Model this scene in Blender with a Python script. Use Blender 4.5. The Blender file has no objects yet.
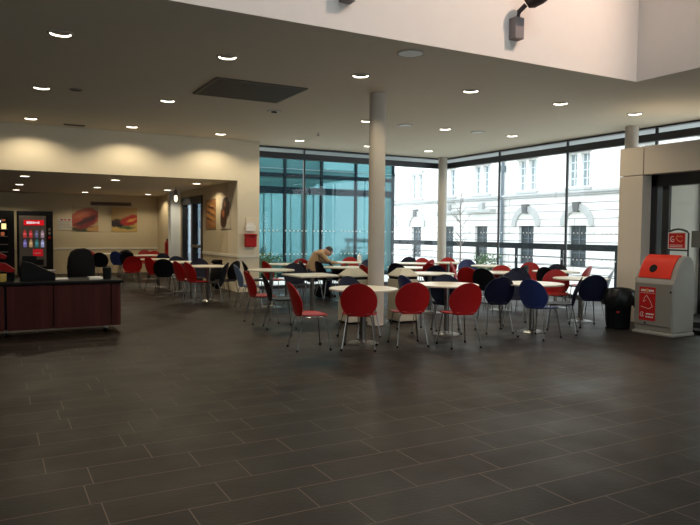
import bpy, bmesh, math, random
from math import sin, cos, pi, radians, atan, atan2, sqrt
from mathutils import Vector, Matrix
random.seed(7)
SC = bpy.context.scene
COL = SC.collection

# ---------------------------------------------------------------- camera maths (solved from the photograph)
FPX, YAW, PITCH, ROLL, EYE = 657.2, .498552, .0458416, -.0086569, 1.45
def cam_axes():
    f = Vector((sin(YAW)*cos(PITCH), cos(YAW)*cos(PITCH), -sin(PITCH)))
    r = Vector((cos(YAW), -sin(YAW), 0)); d = f.cross(r)
    r2 = r*cos(ROLL) + d*sin(ROLL); d2 = f.cross(r2)
    return r2, d2, f
CR, CD, CF = cam_axes()
CAM = Vector((0, 0, EYE))
def ray(x, y): return CR*((x-350)/FPX) + CD*((y-262.5)/FPX) + CF
def at_z(x, y, z):
    d = ray(x, y); return CAM + d*((z-EYE)/d.z)
def at_depth(x, y, t): return CAM + ray(x, y)*t

# ---------------------------------------------------------------- materials
def new_mat(name):
    m = bpy.data.materials.new(name); m.use_nodes = True
    nt = m.node_tree; nt.nodes.clear()
    out = nt.nodes.new('ShaderNodeOutputMaterial')
    return m, nt, out
def N(nt, t, **kw):
    n = nt.nodes.new(t)
    for k, v in kw.items():
        if k in n.inputs: n.inputs[k].default_value = v
        else: setattr(n, k, v)
    return n
def rgba(c): return (c[0], c[1], c[2], 1)
def mat(name, col, rough=.5, metal=0, var=.08, scale=6, bump=0, spec=.5, coat=0):
    m, nt, out = new_mat(name)
    b = N(nt, 'ShaderNodeBsdfPrincipled', Roughness=rough, Metallic=metal)
    b.inputs['Specular IOR Level'].default_value = spec
    b.inputs['Coat Weight'].default_value = coat
    tc = N(nt, 'ShaderNodeTexCoord')
    nz = N(nt, 'ShaderNodeTexNoise', Scale=scale, Detail=3)
    nt.links.new(tc.outputs['Object'], nz.inputs['Vector'])
    mx = N(nt, 'ShaderNodeMix', data_type='RGBA')
    mx.inputs[6].default_value = rgba([max(0, c*(1-var)) for c in col])
    mx.inputs[7].default_value = rgba([min(1, c*(1+var)) for c in col])
    nt.links.new(nz.outputs['Fac'], mx.inputs[0])
    nt.links.new(mx.outputs[2], b.inputs['Base Color'])
    if bump:
        bp = N(nt, 'ShaderNodeBump', Strength=bump, Distance=.01)
        nt.links.new(nz.outputs['Fac'], bp.inputs['Height']); nt.links.new(bp.outputs[0], b.inputs['Normal'])
    nt.links.new(b.outputs[0], out.inputs[0])
    return m
def emit(name, col, s):
    m, nt, out = new_mat(name)
    e = N(nt, 'ShaderNodeEmission', Color=rgba(col), Strength=s)
    nt.links.new(e.outputs[0], out.inputs[0]); return m
def glass(name, tint, refl=.55):
    m, nt, out = new_mat(name)
    t = N(nt, 'ShaderNodeBsdfTransparent', Color=rgba(tint))
    g = N(nt, 'ShaderNodeBsdfGlossy', Roughness=.0)
    g.inputs['Color'].default_value = (1, 1, 1, 1)
    fr = N(nt, 'ShaderNodeFresnel', IOR=1.5)
    ml = N(nt, 'ShaderNodeMath', operation='MULTIPLY'); ml.inputs[1].default_value = refl
    mx = N(nt, 'ShaderNodeMixShader')
    nt.links.new(fr.outputs[0], ml.inputs[0]); nt.links.new(ml.outputs[0], mx.inputs[0])
    nt.links.new(t.outputs[0], mx.inputs[1]); nt.links.new(g.outputs[0], mx.inputs[2])
    nt.links.new(mx.outputs[0], out.inputs[0]); return m
def floor_mat():
    m, nt, out = new_mat('slate_tiles')
    b = N(nt, 'ShaderNodeBsdfPrincipled', Roughness=.42)
    b.inputs['Specular IOR Level'].default_value = .24
    tc = N(nt, 'ShaderNodeTexCoord')
    mp = N(nt, 'ShaderNodeMapping'); mp.inputs['Location'].default_value = (.13, -.11, 0)
    nt.links.new(tc.outputs['Object'], mp.inputs[0])
    br = N(nt, 'ShaderNodeTexBrick', offset=.37, offset_frequency=2, squash=1.45, squash_frequency=3)
    br.inputs['Scale'].default_value = 1
    br.inputs['Mortar Size'].default_value = .0035; br.inputs['Mortar Smooth'].default_value = .2
    br.inputs['Brick Width'].default_value = .62; br.inputs['Row Height'].default_value = .295
    br.inputs['Color1'].default_value = (.0080, .0054, .0041, 1); br.inputs['Color2'].default_value = (.0150, .0098, .0072, 1)
    br.inputs['Mortar'].default_value = (.125, .088, .064, 1); br.inputs['Bias'].default_value = -.2
    nt.links.new(mp.outputs[0], br.inputs['Vector'])
    nz = N(nt, 'ShaderNodeTexNoise', Scale=1.3, Detail=5); nt.links.new(tc.outputs['Object'], nz.inputs['Vector'])
    rp = N(nt, 'ShaderNodeMapRange'); rp.inputs['From Min'].default_value = .35; rp.inputs['From Max'].default_value = .65
    rp.inputs['To Min'].default_value = .75; rp.inputs['To Max'].default_value = 1.2
    nt.links.new(nz.outputs['Fac'], rp.inputs[0])
    vm = N(nt, 'ShaderNodeVectorMath', operation='SCALE')
    nt.links.new(br.outputs['Color'], vm.inputs[0]); nt.links.new(rp.outputs[0], vm.inputs['Scale'])
    nt.links.new(vm.outputs[0], b.inputs['Base Color'])
    r2 = N(nt, 'ShaderNodeMapRange'); r2.inputs['From Min'].default_value = .3; r2.inputs['From Max'].default_value = .7
    r2.inputs['To Min'].default_value = .36; r2.inputs['To Max'].default_value = .56
    nt.links.new(nz.outputs['Fac'], r2.inputs[0]); nt.links.new(r2.outputs[0], b.inputs['Roughness'])
    n2 = N(nt, 'ShaderNodeTexNoise', Scale=40, Detail=4); nt.links.new(tc.outputs['Object'], n2.inputs['Vector'])
    bp = N(nt, 'ShaderNodeBump', Strength=.12, Distance=.01); nt.links.new(n2.outputs['Fac'], bp.inputs['Height'])
    nt.links.new(bp.outputs[0], b.inputs['Normal'])
    nt.links.new(b.outputs[0], out.inputs[0]); return m
def stone_mat():
    m, nt, out = new_mat('rusticated_stone')
    b = N(nt, 'ShaderNodeBsdfPrincipled', Roughness=.85)
    tc = N(nt, 'ShaderNodeTexCoord'); sp = N(nt, 'ShaderNodeSeparateXYZ'); nt.links.new(tc.outputs['Object'], sp.inputs[0])
    cb = N(nt, 'ShaderNodeCombineXYZ'); nt.links.new(sp.outputs['Y'], cb.inputs[0]); nt.links.new(sp.outputs['Z'], cb.inputs[1])
    br = N(nt, 'ShaderNodeTexBrick', offset=.5); br.inputs['Scale'].default_value = 1
    br.inputs['Brick Width'].default_value = 7.0; br.inputs['Row Height'].default_value = .29; br.inputs['Mortar Size'].default_value = .018
    br.inputs['Color1'].default_value = (.78, .76, .72, 1); br.inputs['Color2'].default_value = (.72, .70, .67, 1); br.inputs['Mortar'].default_value = (.25, .25, .25, 1)
    nt.links.new(cb.outputs[0], br.inputs['Vector'])
    # plain ashlar above the cornice
    gt = N(nt, 'ShaderNodeMath', operation='GREATER_THAN'); gt.inputs[1].default_value = 3.0; nt.links.new(sp.outputs['Z'], gt.inputs[0])
    mx = N(nt, 'ShaderNodeMix', data_type='RGBA'); mx.inputs[7].default_value = (.78, .76, .73, 1)
    nt.links.new(gt.outputs[0], mx.inputs[0]); nt.links.new(br.outputs['Color'], mx.inputs[6])
    nt.links.new(mx.outputs[2], b.inputs['Base Color'])
    nt.links.new(b.outputs[0], out.inputs[0]); return m
def wood_mat(name, c1, c2):
    m, nt, out = new_mat(name)
    b = N(nt, 'ShaderNodeBsdfPrincipled', Roughness=.55); b.inputs['Specular IOR Level'].default_value = .15
    tc = N(nt, 'ShaderNodeTexCoord'); mp = N(nt, 'ShaderNodeMapping'); mp.inputs['Scale'].default_value = (9, 9, .6)
    nt.links.new(tc.outputs['Object'], mp.inputs[0])
    nz = N(nt, 'ShaderNodeTexNoise', Scale=1.6, Detail=6); nt.links.new(mp.outputs[0], nz.inputs['Vector'])
    mx = N(nt, 'ShaderNodeMix', data_type='RGBA'); mx.inputs[6].default_value = rgba(c1); mx.inputs[7].default_value = rgba(c2)
    rp = N(nt, 'ShaderNodeMapRange'); rp.inputs['From Min'].default_value = .35; rp.inputs['From Max'].default_value = .65
    nt.links.new(nz.outputs['Fac'], rp.inputs[0]); nt.links.new(rp.outputs[0], mx.inputs[0])
    nt.links.new(mx.outputs[2], b.inputs['Base Color']); nt.links.new(b.outputs[0], out.inputs[0]); return m
def picture_mat(name, base, blobs):
    """food photograph: soft ellipses of colour in the panel's own x/z coordinates (-.5 .. .5)"""
    m, nt, out = new_mat(name)
    b = N(nt, 'ShaderNodeBsdfPrincipled', Roughness=.4)
    tc = N(nt, 'ShaderNodeTexCoord')
    nz = N(nt, 'ShaderNodeTexNoise', Scale=7, Detail=4); nt.links.new(tc.outputs['Object'], nz.inputs['Vector'])
    ad = N(nt, 'ShaderNodeVectorMath', operation='MULTIPLY_ADD'); ad.inputs[1].default_value = (.16, .0, .16)
    nt.links.new(nz.outputs['Color'], ad.inputs[0]); nt.links.new(tc.outputs['Object'], ad.inputs[2])
    prev = None
    for (cx, cz, rx, rz, rot, c, soft) in blobs:
        mp = N(nt, 'ShaderNodeMapping', vector_type='TEXTURE')
        mp.inputs['Location'].default_value = (cx+.08, 0, cz+.08); mp.inputs['Rotation'].default_value = (0, rot, 0); mp.inputs['Scale'].default_value = (rx, 1e3, rz)
        nt.links.new(ad.outputs[0], mp.inputs[0])
        ln = N(nt, 'ShaderNodeVectorMath', operation='LENGTH'); nt.links.new(mp.outputs[0], ln.inputs[0])
        rp = N(nt, 'ShaderNodeMapRange'); rp.inputs['From Min'].default_value = 1-soft; rp.inputs['From Max'].default_value = 1+soft
        rp.inputs['To Min'].default_value = 1; rp.inputs['To Max'].default_value = 0
        nt.links.new(ln.outputs['Value'], rp.inputs[0])
        mx = N(nt, 'ShaderNodeMix', data_type='RGBA'); mx.inputs[6].default_value = rgba(base); mx.inputs[7].default_value = rgba(c)
        if prev: nt.links.new(prev, mx.inputs[6])
        nt.links.new(rp.outputs[0], mx.inputs[0]); prev = mx.outputs[2]
    nt.links.new(prev, b.inputs['Base Color']); nt.links.new(b.outputs[0], out.inputs[0]); return m

M = dict(
    floor=floor_mat(), stone=stone_mat(),
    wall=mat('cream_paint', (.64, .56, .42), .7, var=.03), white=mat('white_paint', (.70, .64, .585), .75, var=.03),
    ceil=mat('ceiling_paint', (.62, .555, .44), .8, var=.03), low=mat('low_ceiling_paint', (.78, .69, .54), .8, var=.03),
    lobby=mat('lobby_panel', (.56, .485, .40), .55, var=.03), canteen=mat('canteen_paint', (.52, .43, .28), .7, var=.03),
    column=mat('column_paint', (.43, .39, .335), .6, var=.04), rail=mat('rail_paint', (.62, .57, .47), .5),
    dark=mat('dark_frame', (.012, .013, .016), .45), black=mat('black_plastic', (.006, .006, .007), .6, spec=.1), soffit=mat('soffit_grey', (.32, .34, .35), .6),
    glass=glass('clear_glass', (.93, .97, .97)), doorglass=glass('door_glass', (.75, .8, .78)),
    chrome=mat('brushed_chrome', (.22, .215, .205), .28, 1, var=.05), steel=mat('steel_pole', (.17, .155, .14), .35, 1, var=.05),
    red=mat('red_lacquer', (.30, .006, .006), .4, var=.06, spec=.3), navy=mat('navy_lacquer', (.0045, .006, .021), .45, var=.1, spec=.2),
    blk=mat('black_lacquer', (.005, .005, .008), .45, var=.1, spec=.2), blue=mat('blue_lacquer', (.016, .028, .11), .42, var=.08, spec=.3),
    pale=mat('blue_lacquer_daylit', (.10, .17, .30), .36, var=.08, coat=.2),  # lighter copy of the blue lacquer, window light put into its colour
    top=mat('cream_laminate', (.68, .63, .52), .3, var=.02), edge=mat('laminate_edge', (.42, .38, .30), .5),
    binbeige=mat('beige_bin_panel', (.40, .36, .28), .5), hood=mat('bin_top_beige', (.50, .46, .36), .45),
    rgrey=mat('recycling_bin_grey', (.27, .245, .21), .5, var=.06), rgrey2=mat('recycling_door_grey', (.20, .18, .155), .5, var=.06), rred=mat('recycling_red', (.66, .026, .010), .5, spec=.15),
    label=mat('label_red', (.40, .012, .012), .5, spec=.15), ink=mat('label_print', (.62, .55, .50), .6), ink2=mat('label_print_orange', (.55, .22, .06), .6),
    counter=wood_mat('dark_red_wood', (.029, .0044, .0034), (.052, .0090, .0065)), cap=mat('black_worktop', (.004, .004, .0045), .5, spec=.1), trayred=mat('tray_red', (.17, .006, .006), .6, spec=.1),
    fabric=mat('black_fabric', (.010, .010, .011), .9, var=.2, scale=30, bump=.3, spec=.1), bag=mat('bin_liner', (.008, .008, .009), .4, var=.2, scale=20, bump=.5, spec=.25),
    paper=mat('white_paper', (.70, .68, .63), .7), boxred=mat('letterbox_red', (.33, .008, .010), .5, spec=.2), maroon=mat('maroon_bar', (.17, .105, .08), .6),
    reflector=mat('downlight_reflector', (.80, .77, .70), .25, .2), trim=mat('downlight_trim', (.34, .31, .26), .5), baffle=mat('downlight_baffle', (.035, .032, .027), .6, spec=.2), lamp=emit('lamp_glow', (1, .90, .74), 5),
    dim=mat('unlit_lens', (.62, .62, .58), .4), grille=mat('vent_grille', (.085, .07, .05), .6),
    spot=mat('spot_housing', (.20, .17, .17), .5), spothead=mat('spot_head', (.035, .022, .022), .5),
    teal=None, steelblue=mat('drainpipe_blue', (.10, .125, .145), .5), outwin=mat('stone_window_glass', (.26, .31, .33), .4, spec=.2), outdoor=mat('stone_door_dark', (.035, .045, .05), .5), outbar=mat('glazing_bar', (.78, .80, .80), .5),
    pave=mat('street_paving', (.60, .59, .55), .85), railing=mat('railing_grey', (.016, .020, .023), .6, spec=.15),
    leaf=mat('shrub_leaf', (.07, .16, .06), .6, var=.4), bark=mat('tree_bark', (.20, .17, .15), .8),
    skin=mat('skin', (.55, .30, .20), .5), tan=mat('tan_jacket', (.36, .235, .125), .8, scale=20), hair=mat('dark_hair', (.012, .009, .008), .6), denim=mat('navy_trousers', (.018, .025, .07), .85),
    dots=mat('frosted_marker', (.75, .78, .78), .6), sblack=mat('pole_dark', (.02, .02, .022), .5), plate=mat('sign_plate_grey', (.11, .115, .105), .5),
    bezel=mat('machine_bezel', (.10, .078, .062), .4), extred=mat('extinguisher_red', (.36, .010, .010), .35),
)
def teal_mat():
    m, nt, out = new_mat('teal_glazing')
    d = N(nt, 'ShaderNodeBsdfDiffuse'); g = N(nt, 'ShaderNodeBsdfGlossy', Roughness=.03); g.inputs['Color'].default_value = (.40, .85, .92, 1)
    tc = N(nt, 'ShaderNodeTexCoord'); nz = N(nt, 'ShaderNodeTexNoise', Scale=.55, Detail=3); nt.links.new(tc.outputs['Object'], nz.inputs['Vector'])
    mx = N(nt, 'ShaderNodeMix', data_type='RGBA'); mx.inputs[6].default_value = (.006, .032, .038, 1); mx.inputs[7].default_value = (.065, .165, .165, 1)
    nt.links.new(nz.outputs['Fac'], mx.inputs[0]); nt.links.new(mx.outputs[2], d.inputs[0])
    bp = N(nt, 'ShaderNodeBump', Strength=.025, Distance=.05); nt.links.new(nz.outputs['Fac'], bp.inputs['Height']); nt.links.new(bp.outputs[0], g.inputs['Normal'])
    sh = N(nt, 'ShaderNodeMixShader'); sh.inputs[0].default_value = .10
    nt.links.new(d.outputs[0], sh.inputs[1]); nt.links.new(g.outputs[0], sh.inputs[2]); nt.links.new(sh.outputs[0], out.inputs[0]); return m
M['teal'] = teal_mat()

# ---------------------------------------------------------------- mesh helpers
def B(): return bmesh.new()
def box(bm, lo, hi, bevel=0):
    vs = [bm.verts.new((x, y, z)) for x in (lo[0], hi[0]) for y in (lo[1], hi[1]) for z in (lo[2], hi[2])]
    fs = [bm.faces.new([vs[i] for i in q]) for q in ((0, 1, 3, 2), (4, 6, 7, 5), (0, 4, 5, 1), (2, 3, 7, 6), (0, 2, 6, 4), (1, 5, 7, 3))]
    if bevel:
        es = list({e for f in fs for e in f.edges})
        bmesh.ops.bevel(bm, geom=es, offset=bevel, segments=2, affect='EDGES', profile=.5)
    return bm
def lathe(bm, prof, n=24, c=(0, 0, 0)):
    """profile [(r, z)...] turned about z"""
    rings = []
    for r, z in prof:
        if r < 1e-6: rings.append([bm.verts.new((c[0], c[1], c[2]+z))])
        else: rings.append([bm.verts.new((c[0]+r*cos(2*pi*i/n), c[1]+r*sin(2*pi*i/n), c[2]+z)) for i in range(n)])
    for a, b in zip(rings, rings[1:]):
        for i in range(n):
            j = (i+1) % n
            q = [a[0] if len(a) == 1 else a[i], a[0] if len(a) == 1 else a[j], b[0] if len(b) == 1 else b[j], b[0] if len(b) == 1 else b[i]]
            u = []
            for v in q:
                if v not in u: u.append(v)
            if len(u) > 2: bm.faces.new(u)
    return bm
def cyl(bm, c, r, h, n=24): return lathe(bm, [(0, 0), (r, 0), (r, h), (0, h)], n, c)
def tube(bm, pts, r, n=8):
    pts = [Vector(p) for p in pts]; rr = r if isinstance(r, (list, tuple)) else [r]*len(pts)
    rings = []
    for i, p in enumerate(pts):
        t = (pts[min(i+1, len(pts)-1)] - pts[max(i-1, 0)]).normalized()
        a = t.cross(Vector((0, 0, 1)) if abs(t.z) < .9 else Vector((1, 0, 0))).normalized(); b = t.cross(a)
        rings.append([bm.verts.new(p + (a*cos(2*pi*k/n) + b*sin(2*pi*k/n))*rr[i]) for k in range(n)])
    for a, b in zip(rings, rings[1:]):
        for k in range(n): bm.faces.new((a[k], a[(k+1) % n], b[(k+1) % n], b[k]))
    bm.faces.new(rings[0]); bm.faces.new(rings[-1][::-1])
    return bm
def prism(bm, poly, axis, a, b):
    """extrude a 2d polygon along axis from a to b"""
    def P(u, v, w): return {'x': (w, u, v), 'y': (u, w, v), 'z': (u, v, w)}[axis]
    A = [bm.verts.new(P(u, v, a)) for u, v in poly]; C = [bm.verts.new(P(u, v, b)) for u, v in poly]
    bm.faces.new(A); bm.faces.new(C[::-1])
    for i in range(len(poly)):
        j = (i+1) % len(poly); bm.faces.new((A[i], C[i], C[j], A[j]))
    return bm
def blob(bm, c, r, seed=0, amp=.18, sub=3):
    rnd = random.Random(seed)
    ph = [(Vector((rnd.uniform(-1, 1), rnd.uniform(-1, 1), rnd.uniform(-1, 1))).normalized(), rnd.uniform(2, 5), rnd.uniform(0, 6)) for _ in range(7)]
    res = bmesh.ops.create_icosphere(bm, subdivisions=sub, radius=1)
    for v in res['verts']:
        p = v.co.normalized()
        k = 1 + amp*sum(sin(p.dot(d)*f+o) for d, f, o in ph)/2.2
        v.co = Vector((c[0]+p.x*r[0]*k, c[1]+p.y*r[1]*k, c[2]+p.z*r[2]*k))
    return bm
def me(bm, name, m, smooth=None):
    bmesh.ops.recalc_face_normals(bm, faces=bm.faces)
    d = bpy.data.meshes.new(name); bm.to_mesh(d); bm.free()
    for x in (m if isinstance(m, list) else [m]): d.materials.append(x)
    if smooth: d.shade_smooth() if smooth is True else d.set_sharp_from_angle(angle=radians(smooth))
    if smooth and smooth is not True: pass
    return d
def obj(name, bm, m, parent=None, loc=None, smooth=None, rotz=0):
    d = me(bm, name, m)
    if smooth:
        d.shade_smooth(); d.set_sharp_from_angle(angle=radians(smooth))
    o = bpy.data.objects.new(name, d); COL.objects.link(o)
    if parent: o.parent = parent
    if loc is not None: o.location = loc
    if rotz: o.rotation_euler.z = rotz
    return o
def tag(o, label, cat, group=None):
    o['label'] = label; o['category'] = cat
    if group: o['group'] = group
    return o
def thing(name, label, cat, loc=(0, 0, 0), rotz=0, group=None):
    o = bpy.data.objects.new(name, None); COL.objects.link(o); o.location = loc; o.rotation_euler.z = rotz; o.empty_display_size = .1
    return tag(o, label, cat, group)
def struct(name, bm=None, m=None, smooth=None):
    if bm is None:
        o = bpy.data.objects.new(name, None); COL.objects.link(o)
    else: o = obj(name, bm, m, smooth=smooth)
    o['kind'] = 'structure'; return o
def dup(root, loc, rotz):
    r = root.copy(); COL.objects.link(r); r.location = loc; r.rotation_euler.z = rotz
    for ch in list(root.children):
        c = ch.copy(); COL.objects.link(c); c.parent = r
        for g in list(ch.children):
            d = g.copy(); COL.objects.link(d); d.parent = c
    return r
def quad(bm, pts): bm.faces.new([bm.verts.new(p) for p in pts]); return bm

# ---------------------------------------------------------------- the room
ZC, ZL, ZV = 3.6, 2.65, 7.6           # main ceiling, low ceiling, roof of the light well
VX, VY = 8.01, 6.31                   # corner of the light well
GX, GY = 11.6, 15.6                   # glass planes
WX, WY, BY = 5.12, 15.0, 23.6         # canteen side wall, header wall, back wall
X0, Y0 = -5.0, -5.0
def plate(poly, holes, z, name, m):
    bm = B(); es = []
    def loop(pts):
        vs = [bm.verts.new((p[0], p[1], z)) for p in pts]
        for i in range(len(vs)): es.append(bm.edges.new((vs[i], vs[(i+1) % len(vs)])))
    loop(poly)
    for (cx, cy, r) in holes: loop([(cx+r*cos(2*pi*i/20), cy+r*sin(2*pi*i/20)) for i in range(20)])
    bmesh.ops.triangle_fill(bm, use_beauty=True, use_dissolve=False, edges=es)
    return struct(name, bm, m)
LX = [.69, 2.58, 4.47, 6.38, 8.25, 10.07]
LY = [7.95, 11.09, 14.25]
MAIN = [(x, LY[0]) for x in LX] + [(x, LY[1]) for x in (LX[0], LX[1], LX[3], LX[4], LX[5])] + [(x, LY[2]) for x in LX]
LOW = [(x, y) for y in (16.5, 19.6, 22.35) for x in (.66, 2.6, 4.55)]
struct('floor', prism(B(), [(X0, Y0), (GX+.03, Y0), (GX+.03, GY+.03), (WX+.18, GY+.03), (WX+.18, BY), (X0, BY)], 'z', -.12, 0), M['floor'])
plate([(X0, VY), (VX, VY), (VX, Y0), (GX+.1, Y0), (GX+.1, GY+.1), (WX, GY+.1), (X0, WY+.1)], [(x, y, .105) for x, y in MAIN], ZC, 'ceiling', M['ceil'])
plate([(X0, WY), (WX, WY), (WX, BY), (X0, BY)], [(x, y, .095) for x, y in LOW], ZL, 'ceiling_low', M['low'])
struct('wall_void_back', box(B(), (X0, VY, ZC+.004), (VX, VY+.12, ZV)), M['white'])
struct('wall_void_right', box(B(), (VX, Y0, ZC+.004), (VX+.12, VY+.12, ZV)), M['white'])
WLY = 1.5
bm = B(); box(bm, (X0-.1, WLY, 0), (X0, BY, ZV)); box(bm, (X0-.1, Y0, 0), (X0, WLY, 1.0)); box(bm, (X0-.1, Y0, 3.3), (X0, WLY, ZV))
struct('wall_left', bm, M['wall'])
w4 = struct('window_4_added'); bm = B()                          # unseen glazing added left of the camera to daylight the lobby pier
for i in range(4): y = Y0+i*(WLY-Y0)/3; box(bm, (X0-.1, y-.05, 1.0), (X0, y+.05, 3.3))
for z in (1.0, 3.2): box(bm, (X0-.1, Y0, z), (X0, WLY, z+.1))
obj('window_frame', bm, M['dark'], w4)
obj('window_pane', quad(B(), [(X0-.05, Y0, 1.0), (X0-.05, WLY, 1.0), (X0-.05, WLY, 3.3), (X0-.05, Y0, 3.3)]), M['glass'], w4)
bm = B(); box(bm, (X0-.1, Y0-.1, 0), (4, Y0, ZV)); box(bm, (10, Y0-.1, 0), (GX+.1, Y0, ZV)); box(bm, (4, Y0-.1, 0), (10, Y0, .3)); box(bm, (4, Y0-.1, 2.7), (10, Y0, ZV))
struct('wall_behind', bm, M['white'])
w6 = struct('window_6_added'); bm = B()                          # unseen glazing added behind the camera, sized to light the lobby reveal
for i in range(4): box(bm, (4+2*i-.05, Y0-.1, .3), (4+2*i+.05, Y0, 2.7))
obj('window_frame', bm, M['dark'], w6)
obj('window_pane', quad(B(), [(4, Y0-.05, .3), (10, Y0-.05, .3), (10, Y0-.05, 2.7), (4, Y0-.05, 2.7)]), M['glass'], w6)
struct('wall_right', box(B(), (GX, Y0, 0), (GX+.1, 4.4, ZC)), M['white'])
bm = B()                                                     # roof of the light well with its open rooflight
for lo, hi in (((X0, Y0), (2.0, VY)), ((6.0, Y0), (VX, VY)), ((2.0, Y0), (6.0, -2.0)), ((2.0, 3.0), (6.0, VY))):
    box(bm, (lo[0], lo[1], ZV), (hi[0], hi[1], ZV+.1))
struct('ceiling_void', bm, M['white'])
rl = struct('window_3')
bm = B()
for i in range(5): box(bm, (2.0+i-.03, -2.0, ZV), (2.0+i+.03, 3.0, ZV+.12))
obj('window_frame', bm, M['dark'], rl)
obj('window_pane', quad(B(), [(2.0, -2.0, ZV+.06), (6.0, -2.0, ZV+.06), (6.0, 3.0, ZV+.06), (2.0, 3.0, ZV+.06)]), M['glass'], rl)
# header over the canteen opening, and the pier that ends it
struct('wall_header', box(B(), (X0, WY, ZL), (WX, WY+.12, ZC)), M['wall'])
struct('wall_pier', box(B(), (WX, WY, 0), (5.665, GY+.12, ZC)), M['wall'])
bm = B()
DY0, DY1, DZ = 17.95, 20.2, 2.45
box(bm, (WX, GY+.12, 0), (WX+.18, DY0, ZL)); box(bm, (WX, DY1, 0), (WX+.18, BY, ZL)); box(bm, (WX, DY0, DZ), (WX+.18, DY1, ZL))
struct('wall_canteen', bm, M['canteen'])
struct('wall_nib', box(B(), (4.83, 20.42, 0), (WX, 20.75, ZL)), mat('white_paint_blue_daylight', (.74, .79, .83), .6, var=.03))  # blue daylight from the side door is put into the nib's paint colour
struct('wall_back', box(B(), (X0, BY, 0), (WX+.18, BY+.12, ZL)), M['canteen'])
struct('trim_back', box(B(), (X0, BY-.02, .80), (WX, BY, .86), .004), M['rail'])
bm = B(); box(bm, (WX-.02, WY+.01, .82), (WX, DY0, .89), .004); box(bm, (WX-.02, WY-.02, .82), (5.665, WY, .89), .004)
struct('trim_pier', bm, M['rail'])
# canteen side door, dark frames
dr = struct('door_1')
bm = B()
for a, b in ((DY0, DY0+.14), (DY0+.98, DY0+1.14), (DY1-.16, DY1)): box(bm, (WX-.02, a, 0), (WX+.14, b, DZ))
box(bm, (WX-.02, DY0, DZ-.22), (WX+.14, DY1, DZ)); box(bm, (WX-.02, DY0, 0), (WX+.14, DY1, .12))
obj('door_frame', bm, M['dark'], dr)
obj('door_pane', quad(B(), [(WX+.08, DY0, .1), (WX+.08, DY1, .1), (WX+.08, DY1, DZ-.2), (WX+.08, DY0, DZ-.2)]), glass('tinted_glass', (.17, .22, .25)), dr)
obj('push_bar', box(B(), (WX-.08, DY0+.14, .98), (WX-.02, DY0+.98, 1.06), .01), M['steel'], dr)

# glass walls
w1 = struct('window_1'); bm = B()
for x in (5.78, 7.12, 9.42, GX-.02): box(bm, (x-.024, GY-.02, .0), (x+.024, GY+.03, ZC))
box(bm, (5.665, GY-.05, 3.31), (GX, GY+.08, 3.46)); box(bm, (5.665, GY-.05, 3.565), (GX, GY+.08, ZC)); box(bm, (5.665, GY-.05, 0), (GX, GY+.08, .08))
obj('window_frame', bm, M['dark'], w1)
obj('window_pane', quad(B(), [(5.665, GY, 0), (GX, GY, 0), (GX, GY, ZC), (5.665, GY, ZC)]), M['glass'], w1)
w2 = struct('window_2'); bm = B()
for y in (13.23, 10.93, 8.63, 6.33, 4.45): box(bm, (GX-.015, y-.027, 0), (GX+.02, y+.027, ZC))
box(bm, (GX-.05, 4.4, 3.31), (GX+.08, GY, 3.46)); box(bm, (GX-.05, 4.4, 3.565), (GX+.08, GY, ZC)); box(bm, (GX-.05, 4.4, 0), (GX+.08, GY, .08))
obj('window_frame', bm, M['dark'], w2)
obj('window_pane', quad(B(), [(GX, 4.4, 0), (GX, GY, 0), (GX, GY, ZC), (GX, 4.4, ZC)]), M['glass'], w2)
def markers(win, along, a, b, z, sq=.035, gap=.115):
    bm = B(); n = int((b-a)/gap)
    for i in range(n):
        if i % 7 in (5,): continue
        p = a+i*gap
        if along == 'x': box(bm, (p, GY-.006, z), (p+sq, GY-.003, z+sq))
        else: box(bm, (GX-.006, p, z), (GX-.003, p+sq, z+sq))
    o = obj('manifestation_strip', bm, M['dots'], win); o['kind'] = 'stuff'
for z in (1.46, .86): markers(w1, 'x', 5.9, GX-.1, z); markers(w2, 'y', 7.8, GY-.1, z)
# overhanging eaves outside
struct('eaves_back', box(B(), (5.3, GY+.1, ZC), (GX+1.3, GY+1.3, ZC+.3)), M['soffit'])
struct('wall_upper', box(B(), (X0, GY+.1, ZC+.3), (GX+.1, GY+.3, 5.2)), M['soffit'])
struct('wall_upper_right', box(B(), (GX+.1, 4, ZC+.3), (GX+.3, GY+.3, 5.2)), M['soffit'])
struct('eaves_right', box(B(), (GX+.1, 4.0, ZC), (GX+1.3, GY+.1, ZC+.3)), M['soffit'])

# columns
for nm, (x, y) in zip(('column', 'column.001', 'column.002'), ((5.29, 8.86), (11.2, 8.9), (11.3, 15.28))):
    bm = lathe(B(), [(.127, 0), (.127, ZC)], 32); o = struct(nm, bm, M['column'], smooth=50); o.location = (x, y, 0)

# draught lobby at the right
LBX, LBY, LBZ = 9.4, 7.69, 2.9
bm = B(); box(bm, (LBX, 7.235, 0), (9.74, LBY, 2.425)); box(bm, (LBX, 7.235, 2.44), (9.74, LBY, LBZ)); struct('wall_lobby_pier', bm, M['lobby'])
struct('wall_lobby_header', box(B(), (LBX, 4.5, 2.44), (9.74, 7.215, LBZ)), M['lobby'])
struct('wall_lobby_side', box(B(), (9.74, LBY-.12, 0), (GX-.1, LBY, LBZ)), M['white'])
struct('wall_lobby_end', box(B(), (LBX, 4.4, 0), (GX-.1, 4.5, LBZ)), M['white'])
struct('ceiling_lobby', box(B(), (9.74, 4.5, LBZ-.1), (GX-.1, LBY-.12, LBZ)), M['white'])
fm, nt, out = new_mat('frosted_glass'); tr = N(nt, 'ShaderNodeBsdfTranslucent', Color=(.62, .60, .56, 1)); nt.links.new(tr.outputs[0], out.inputs[0])
w5 = struct('window_5'); obj('window_pane', quad(B(), [(GX-.15, 4.5, 0), (GX-.15, LBY-.12, 0), (GX-.15, LBY-.12, LBZ-.1), (GX-.15, 4.5, LBZ-.1)]), fm, w5)
bm = B()
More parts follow.
